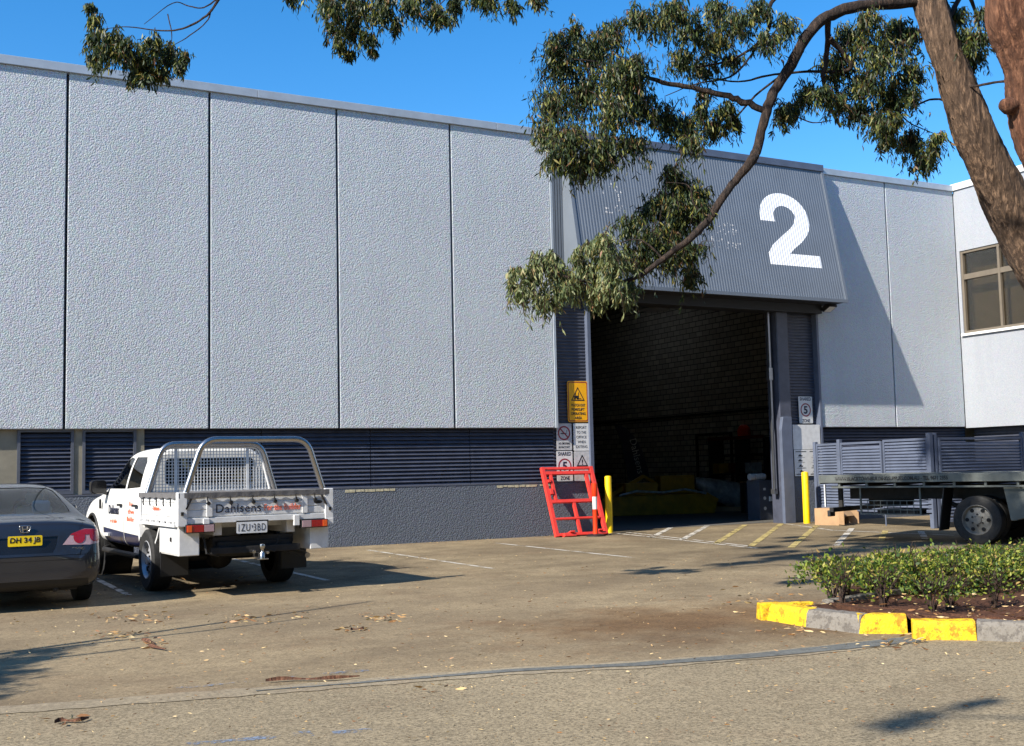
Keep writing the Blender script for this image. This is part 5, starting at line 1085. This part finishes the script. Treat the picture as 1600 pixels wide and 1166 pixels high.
dark = [(880, 105, 38), (868, 165, 40), (885, 225, 38), (915, 150, 44), (925, 85, 40), (955, 185, 42), (925, 250, 34), (985, 225, 26), (955, 55, 32), (1000, 105, 32), (1010, 165, 28), (865, 70, 26), (905, 268, 20), (858, 210, 24), (900, 50, 22), (880, 250, 24), (960, 120, 36), (990, 140, 30), (945, 230, 30),
        (1040, 190, 30), (1075, 200, 28), (1110, 205, 24), (1130, 175, 22), (1150, 190, 14), (1085, 222, 20), (1038, 28, 34), (998, 30, 26), (1150, 45, 32), (1118, 70, 28), (1078, 50, 26), (1120, 15, 28), (1190, 62, 24), (1060, 92, 24), (1100, 108, 22), (1230, 45, 20), (1060, 15, 24), (1180, 20, 24), (1140, 95, 18), (1095, 180, 20), (1100, 140, 14),
        (1330, 60, 40), (1380, 90, 40), (1418, 60, 30), (1300, 108, 30), (1342, 140, 36), (1390, 150, 36), (1425, 110, 26), (1262, 152, 26), (1240, 168, 20), (1310, 160, 20), (1222, 185, 18), (1368, 180, 20), (1400, 40, 22), (1360, 30, 24), (1290, 150, 22), (1420, 145, 18), (1340, 175, 20), (1400, 185, 14),
        (1388, 208, 24), (1420, 218, 30), (1455, 238, 20), (1400, 190, 16), (1440, 250, 16), (1465, 215, 12), (1380, 225, 14),
        (1500, 62, 26), (1522, 92, 22), (1492, 30, 22), (1535, 60, 16), (1540, 20, 20),
        (1060, 285, 28), (1092, 305, 26), (1030, 315, 30), (1060, 345, 32), (1008, 330, 20), (988, 352, 24), (1018, 382, 30), (1070, 395, 28), (1082, 428, 18), (1040, 412, 24), (980, 402, 24), (1055, 320, 28), (1045, 370, 30), (1090, 340, 20), (1000, 410, 24), (1075, 445, 10), (1050, 270, 16), (1100, 325, 14)]
sunny = [(940, 375, 24), (958, 410, 30), (920, 422, 28), (898, 442, 26), (868, 430, 28), (832, 432, 26), (815, 458, 20), (852, 472, 22), (958, 448, 22), (925, 460, 22), (802, 425, 12), (988, 450, 14), (925, 385, 14), (880, 455, 18), (860, 400, 14), (905, 400, 18), (840, 410, 16), (945, 440, 20), (800, 445, 10), (980, 465, 10)]
for (x, y, r) in dark:
    r *= .98; pc = at(x+LR.gauss(0, 3), y+LR.gauss(0, 3), D0+LR.uniform(-.45, .35)); wisps(tw, lv, pc, r*12/FPX, 5, .075); spray(tw, lv, pc, r*12/FPX, int(.30*r*r*2.7+170), .072)
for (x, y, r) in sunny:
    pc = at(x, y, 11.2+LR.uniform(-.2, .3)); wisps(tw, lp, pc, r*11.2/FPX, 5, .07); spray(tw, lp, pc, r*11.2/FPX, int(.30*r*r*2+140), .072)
# the crown above the picture, which shades the truck and the gates
for k in range(34):
    spray(tw, lv, (LR.uniform(3.2, 8.2), LR.uniform(-11.6, -8.2), LR.uniform(8.6, 10.2)), LR.uniform(.35, .6), 520, .14)
for (x, y, z, r) in ((1.1, -10.5, 8.0, .16), (1.6, -10.35, 8.1, .24), (2.1, -10.3, 8.2, .26), (2.7, -10.3, 8.3, .34), (3.2, -10.0, 8.4, .34), (3.7, -10.2, 8.4, .3), (4.2, -9.8, 8.5, .34), (4.8, -9.9, 8.6, .34), (5.3, -9.4, 8.7, .3), (3.5, -9.5, 8.6, .2), (4.6, -9.2, 8.8, .24)): [spray(tw, lv, (x+LR.gauss(0, .12), y+LR.gauss(0, .12), z), r*1.15, 420, .13) for _ in range(2)]
for (x, y) in ((10.5, -8.15), (10.9, -8.1), (11.3, -8.0), (11.8, -7.95), (12.3, -7.85), (12.8, -7.7), (13.3, -7.6), (12.0, -7.2), (12.7, -6.9), (13.5, -7.1), (14.2, -6.9), (13.2, -5.9), (14.0, -6.2), (14.8, -6.3), (15.3, -5.6), (14.6, -5.0), (15.6, -7.0), (16.3, -5.9), (16.1, -4.7), (15.2, -4.2)):
    z = LR.uniform(8.0, 8.6); spray(tw, lv, (x-1.325*z, y-.325*z, z), .26, 520, .12)
for k in range(44):
    spray(tw, lv, (LR.uniform(7.4, 14.5), LR.uniform(-8.2, -6.2), LR.uniform(10.3, 11.2)), LR.uniform(.35, .6), 420, .14)
for k in range(14):
    spray(tw, lv, (LR.uniform(8.6, 12.5), LR.uniform(-12.6, -8.8), LR.uniform(8.4, 9.5)), LR.uniform(.35, .6), 380, .14)
limb(lm2 := MB(), px([(1440, -100, 12), (1300, -220, 12.5), (1150, -330, 13), (1000, -420, 13.5), (860, -500, 14)]), [.10, .08, .06, .04, .02], 8); limb(lm2, px([(1430, -250, 12), (1350, -450, 13), (1250, -650, 14)]), [.08, .06, .03], 8); obj('limb', lm2, 'bark', GT, smooth=80)
fol('foliage', lv, 'gumleaf', GT); fol('sunlit_foliage', lp, 'gumlight', GT); obj('twigs', tw, 'twig', GT)

# -- second, thicker trunk at the right edge
G2 = thing('gum_tree', 'thick red brown gum trunk cut by the right edge of the picture', 'tree')
tk = MB(); bark_trunk(tk, px([(1800, 985, 11), (1790, 800, 11), (1760, 560, 11), (1705, 380, 11), (1652, 262, 11), (1634, 215, 11), (1626, 165, 11), (1618, 105, 11), (1606, 68, 11), (1590, 26, 11), (1592, -30, 11), (1600, -200, 11), (1610, -500, 11.2)]), [.38, .33, .31, .30, .29, .285, .28, .28, .29, .31, .31, .30, .2], amp=.06, seed=9)
obj('trunk', tk, 'bark2', G2, smooth=80); obj('trunk_knob', MB().lathe(at(1578, 166, 10.95), 'x', [(.01, -.12), (.06, -.09), (.085, -.02), (.07, .08), (.02, .14)], 14), 'bark2', G2, smooth=60)
tw = MB(); lv = Leaves()
for k in range(16): spray(tw, lv, at(LR.uniform(1450, 1900), LR.uniform(-620, -200), LR.uniform(10.5, 13)), LR.uniform(.35, .6), 380, .14)
for k in range(26):  # leaf clumps added out of view to block part of the sky light
    c_ = (LR.uniform(12, 27), LR.uniform(-24, -15.5), LR.uniform(7.5, 13)); 
    for q in range(150): lv.c.append((c_[0]+LR.gauss(0, 1.0), c_[1]+LR.gauss(0, .9), c_[2]+LR.gauss(0, .8))); lv.d.append((LR.gauss(0, .6), LR.gauss(0, .6), -.7)); lv.L.append(LR.uniform(.3, .55))
limb(tw, px([(1575, -200, 11), (1650, -330, 11), (1750, -450, 11.5)]), [.1, .07, .03], 8)
fol('foliage', lv, 'gumleaf', G2); obj('twigs', tw, 'twig', G2)

# -- gum tree standing left of the picture, twigs hanging in from above
G3 = thing('gum_tree', 'gum tree whose leafy twigs hang down at the top left and top centre', 'tree')
tk = MB(); bark_trunk(tk, [(-2.6, -20.9, -.1), (-2.5, -20.8, 1.5), (-2.3, -20.6, 3.5), (-2.1, -20.4, 5.6), (-1.9, -20.2, 7.5), (-1.8, -20, 9.5)], [.30, .25, .22, .19, .15, .08], 40, 8)
limb(tk, [(-1.9, -20.2, 7.6), (-1.2, -18.0, 8.6), (0, -15.5, 9.0), (1.0, -14.0, 8.6)], [.06, .04, .03, .022], 8)
limb(tk, [(-1.9, -20.2, 8.0), (0, -18.0, 9.0), (2.5, -15.6, 9.4)], [.06, .04, .025], 8)
obj('trunk', tk, 'bark', G3, smooth=80)
tw = MB(); lv = Leaves()
limb(tw, [Vector((-.6, -15.0, 9.3))]+px([(352, -90, 10.6), (352, -30, 11), (338, 5, 11), (318, 28, 11), (285, 45, 11), (250, 48, 11), (200, 42, 11), (165, 45, 11)]), [.022, .018, .016, .013, .011, .009, .007, .005, .003], 6)
limb(tw, px([(345, -6, 11), (318, 12, 11), (296, 10, 11), (270, 5, 11), (225, 38, 11)]), [.009, .007, .006, .005, .003], 5)
limb(tw, px([(330, 15, 11), (322, 35, 11), (290, 60, 11), (262, 75, 11)]), [.008, .006, .005, .003], 5); limb(tw, px([(262, 22, 11), (268, 50, 11), (268, 68, 11)]), [.006, .005, .003], 5)
for (x, y, r) in ((150, 32, 14), (140, 10, 10), (148, 60, 20), (162, 85, 22), (196, 82, 26), (226, 96, 26), (262, 88, 24), (246, 112, 18), (214, 114, 18), (284, 90, 12), (180, 62, 22), (240, 70, 20), (225, 120, 10), (150, 95, 12), (280, 105, 10)):
    spray(tw, lv, at(x, y, 11+LR.uniform(-.2, .2)), r*11/FPX, int(.85*r*r+120), .074)
for (x, y, r) in ((452, -4, 12), (520, 12, 26), (548, 46, 26), (530, 68, 16), (575, 58, 18), (600, 18, 26), (560, 8, 28), (642, 8, 22), (682, 18, 22), (710, 2, 18), (762, 2, 22), (800, 8, 18), (838, 0, 16), (520, 42, 16), (618, 40, 14), (548, 84, 10), (700, 30, 12), (505, -2, 14), (585, 78, 8), (740, -10, 20), (660, -12, 26), (600, -20, 30), (540, -25, 30)):
    spray(tw, lv, at(x, y, 11.8+LR.uniform(-.3, .3)), r*11.8/FPX, int(.8*r*r+120), .076)
limb(tw, [Vector((2.5, -15.6, 9.8))]+px([(600, -130, 11.2), (585, -40, 11.7), (565, 10, 11.8), (550, 45, 11.8)]), [.02, .016, .012, .008, .004], 6); limb(tw, [Vector((2.5, -15.6, 9.8))]+px([(780, -120, 11.4), (740, -40, 12), (700, -5, 11.9), (680, 15, 11.9)]), [.02, .014, .010, .007, .003], 6)
for (dx, dy, dz) in ((0, 0, 0), (.35, .12, -.06), (.75, .15, .03)): spray(tw, lv, (-4.95+dx, -19.15+dy, 7.3+dz), .17, 170, .10)
limb(tw, [(-2.0, -20.3, 6.4), (-3.6, -19.8, 7.2), (-4.8, -19.1, 7.4)], [.06, .03, .012], 8)
for k in range(46):                      # unseen crown clumps added overhead and behind the camera to cut sky light
    c_ = (LR.uniform(-12, 14), LR.uniform(-36, -23.5), LR.uniform(7, 13)); 
    for q in range(150): lv.c.append((c_[0]+LR.gauss(0, 1.1), c_[1]+LR.gauss(0, 1.1), c_[2]+LR.gauss(0, .8))); lv.d.append((LR.gauss(0, .6), LR.gauss(0, .6), -.7)); lv.L.append(LR.uniform(.3, .55))
fol('foliage', lv, 'gumleaf', G3); obj('twigs', tw, 'twig', G3)
# -- sapling whose shade and thin stem shadows fall on the ground at the left
G4 = thing('sapling', 'thin leafy sapling whose shadow lies on the ground at the left edge', 'sapling')
tw = MB(); lv = Leaves()
limb(tw, [(-3.5, -12.4, 0), (-3.3, -12.2, 1.6), (-2.7, -11.7, 2.9), (-1.3, -10.75, 4.45)], [.05, .045, .040, .022], 8)
limb(tw, [(-2.75, -11.8, 2.8), (-1.7, -11.6, 3.1), (-.7, -11.32, 3.2)], [.026, .022, .014], 6); limb(tw, [(-3.0, -12.1, 2.3), (-2.5, -12.3, 2.6), (-1.9, -12.2, 2.8)], [.034, .030, .024], 6)
for (x, y, z, r) in ((-3.0, -12.3, 3.0, .42), (-2.85, -11.85, 3.0, .38), (-3.1, -12.7, 2.7, .42), (-2.8, -12.5, 2.4, .36), (-3.5, -12.2, 3.1, .45), (-3.3, -12.9, 2.7, .4), (-3.1, -11.7, 2.6, .3), (-2.9, -12.95, 2.55, .3), (-3.2, -12.4, 2.2, .4), (-3.4, -13.1, 2.4, .35), (-2.9, -13.1, 2.6, .4), (-2.85, -13.5, 2.5, .4), (-2.8, -12.8, 2.7, .35), (-3.0, -13.8, 2.6, .35), (-2.75, -13.3, 2.3, .3), (-2.7, -12.3, 2.6, .3)): spray(tw, lv, (x-.1, y-.12, z), r*.72, 700, .09)
fol('foliage', lv, 'gumleaf', G4); obj('stem', tw, 'twig', G4)

# -- hedge plants
def shrub_proto(seed, h=.345, rad=.33, n=900):
    rr = random.Random(seed); st = MB(); lv = Leaves()
    for _ in range(9):
        a = rr.uniform(0, 2*pi); q = rr.uniform(.1, 1)*rad*.8; top = Vector((cos(a)*q, sin(a)*q, h*rr.uniform(.7, 1.0))); mid = Vector((top.x*.35, top.y*.35, h*.4))
        st.tube([(rr.uniform(-.03, .03), rr.uniform(-.03, .03), -.02), mid, top], [.009, .007, .003], 5, False)
        for _ in range(4): e = top+Vector((rr.gauss(0, .07), rr.gauss(0, .07), rr.gauss(.02, .04))); st.tube([mid.lerp(top, .5), e], [.004, .002], 4, False)
    for _ in range(n):
        a = rr.uniform(0, 2*pi); q = math.sqrt(rr.random())*rad*(1+.25*sin(3*a+seed)); z = h*(.94-.28*(q/rad)**2)+rr.gauss(-.04, .045)
        if rr.random() < .10: z = rr.uniform(.12, h*.8)
        lv.c.append((cos(a)*q, sin(a)*q, z)); lv.d.append((rr.gauss(cos(a)*.4, .6), rr.gauss(sin(a)*.4, .6), rr.gauss(.45, .5))); lv.L.append(rr.uniform(.024, .050))
    me = lv.mesh('foliage', .52, np.random.default_rng(seed)); me.materials.append(M['hedgeleaf']); s_ = obj('stems', st, 'twig'); s = s_.data; bpy.data.objects.remove(s_)
    return me, s
PRO = [shrub_proto(k) for k in range(4)]+[shrub_proto(9, .30, .22, 170)]
def shrub(p, k, sc, rz, label):
    t = thing('shrub', label, 'shrub', (p[0], p[1], .10), rz, 'low clipped shrubs in the planting bed'); t.scale = (sc, sc, sc*LR.uniform(.92, 1.08))
    for n_, me in zip(('foliage', 'stems'), PRO[k]): o = bpy.data.objects.new(n_, me); COL.objects.link(o); o.parent = t
for (x, y), k, lb in (((1316, 948), 4, 'leftmost shrub of the front row in the planting bed'), ((1379, 950), 4, 'sparse twiggy shrub second from the left in the front row of the bed'), ((1455, 962), 4, 'shrub with tall bare stems third from the left in the front row'), ((1482, 955), 4, 'small dark leafy shrub nearest the kerb, right of the bare stems'), ((1555, 950), 4, 'sparse shrub at the right edge of the front row in the planting bed')):
    shrub(G(x, y, .1), k, 1.05, LR.uniform(0, 6), lb)
poly = [(7.75, -12.95), (8.05, -13.25), (8.6, -13.35), (9.2, -13.45), (10.0, -13.2), (11.0, -13.2), (14.5, -13.6), (14.5, -12.3), (9.0, -12.45), (8.2, -12.5)]
pl2 = []
for i in range(2600):
    p = (LR.uniform(7, 15), LR.uniform(-15, -8))
    if inpoly(p, poly) and all((p[0]-q[0])**2+(p[1]-q[1])**2 > .315**2 for q in pl2): pl2.append(p)
for p in pl2: shrub(p, LR.randrange(4), LR.uniform(.88, 1.12), LR.uniform(0, 6.3), 'low shrub with yellow green leaves in the dense mass behind the front row')
# -- leaf litter and bark
lv = Leaves()
def drop(x, y, L=None): 
    L = (L or LR.uniform(.014, .058))*.8
    z = .012 if not (inpoly((x, y), [(p.x, p.y) for p in outl])) else .14
    a = LR.uniform(0, 2*pi); lv.c.append((x, y, z+LR.uniform(0, .008))); lv.d.append((cos(a), sin(a), LR.gauss(.05, .12))); lv.L.append(L)
for _ in range(3000):
    yy = 865+300*LR.random()**1.35; p = G(LR.uniform(-60, 1660), yy); drop(p.x, p.y, LR.uniform(.014, .058) if yy < 1040 else LR.uniform(.012, .042))
for (x, y, sx, sy, n) in ((210, 965, 40, 6, 70), (380, 968, 25, 4, 40), (185, 995, 30, 4, 50), (600, 968, 18, 4, 45), (555, 986, 12, 3, 20), (470, 965, 8, 3, 14), (110, 1130, 16, 4, 10), (240, 1010, 12, 4, 20), (700, 1078, 20, 4, 12), (1400, 1012, 25, 4, 26), (1240, 985, 30, 4, 30), (1590, 1000, 12, 3, 20), (1180, 940, 40, 8, 40), (300, 905, 60, 6, 40), (100, 925, 60, 4, 50), (1425, 1000, 4, 6, 14)):
    for _ in range(n): p = G(LR.gauss(x, sx), LR.gauss(y, sy)); drop(p.x, p.y, LR.uniform(.03, .12))
for _ in range(1100):
    p = (LR.uniform(7, 11), LR.uniform(-15.2, -11))
    if inpoly(p, [(q.x, q.y) for q in outl]): drop(p[0], p[1], LR.uniform(.03, .10))
for _ in range(200): drop(LR.uniform(2, 13), LR.uniform(-.6, -.05))
lt = lv.mesh('leaf_litter', .22); lt.materials.append(M['litter']); o = bpy.data.objects.new('leaf_litter', lt); COL.objects.link(o); tag(o, 'dry gum leaves scattered over the car park and bed', 'leaves', kind='stuff')
def strip(a, b, w_, label):
    a, b = Vector(a), Vector(b); K = 14; t = (b-a); n = Vector((-t.y, t.x, 0)).normalized(); vs = []
    for i in range(K+1):
        f = i/K; c = a+t*f+n*(.03*sin(f*7)); ww = w_*(.35+.65*sin(pi*min(1, f*1.1+.05)))/2
        vs += [tuple(c+n*ww+Vector((0, 0, .014))), tuple(c+Vector((0, 0, .030+.008*sin(f*11)))), tuple(c-n*ww+Vector((0, 0, .014)))]
    tag(obj('bark_strip', MB().add(vs, [q for i in range(K) for q in ((3*i, 3*i+1, 3*i+4, 3*i+3), (3*i+1, 3*i+2, 3*i+5, 3*i+4))]), 'bark2'), label, 'bark')
strip(G(415, 1068), G(562, 1061), .035, 'long red brown strip of fallen bark on the seam of the road')
strip(G(222, 1003), G(255, 1018), .05, 'curled brown bark scrap at the end of the thin shadow on the left')
strip(G(85, 1134), G(140, 1127), .03, 'thin brown bark scrap near the bottom left corner')
strip(G(548, 988), G(570, 984), .03, 'short brown bark scrap right of the thin shadows')

# -- tree belt added behind the camera to dim sky light, seen only in reflections
rg = np.random.default_rng(4); cs = []; 
for k in range(70): cs.append((-45+1.75*k+rg.uniform(-1, 1), -44+rg.uniform(-3, 3), rg.uniform(3, 10), rg.uniform(2.4, 4.2)))
lv = Leaves()
for (x, y, z, r) in cs:
    q = rg.normal(size=(420, 3)); q /= np.linalg.norm(q, axis=1, keepdims=True); q *= r*rg.uniform(.55, 1, (420, 1)); 
    for p in q: lv.c.append((x+p[0], y+p[1], max(.3, z+p[2]*1.2))); lv.d.append((p[0], p[1], p[2]-2)); lv.L.append(1.0)
me = lv.mesh('added_tree_belt', .7); me.materials.append(M['gumleaf']); o = bpy.data.objects.new('added_tree_belt', me); COL.objects.link(o); tag(o, 'added belt of gum trees behind the camera, unseen, dimming the sky light', 'trees', kind='stuff')
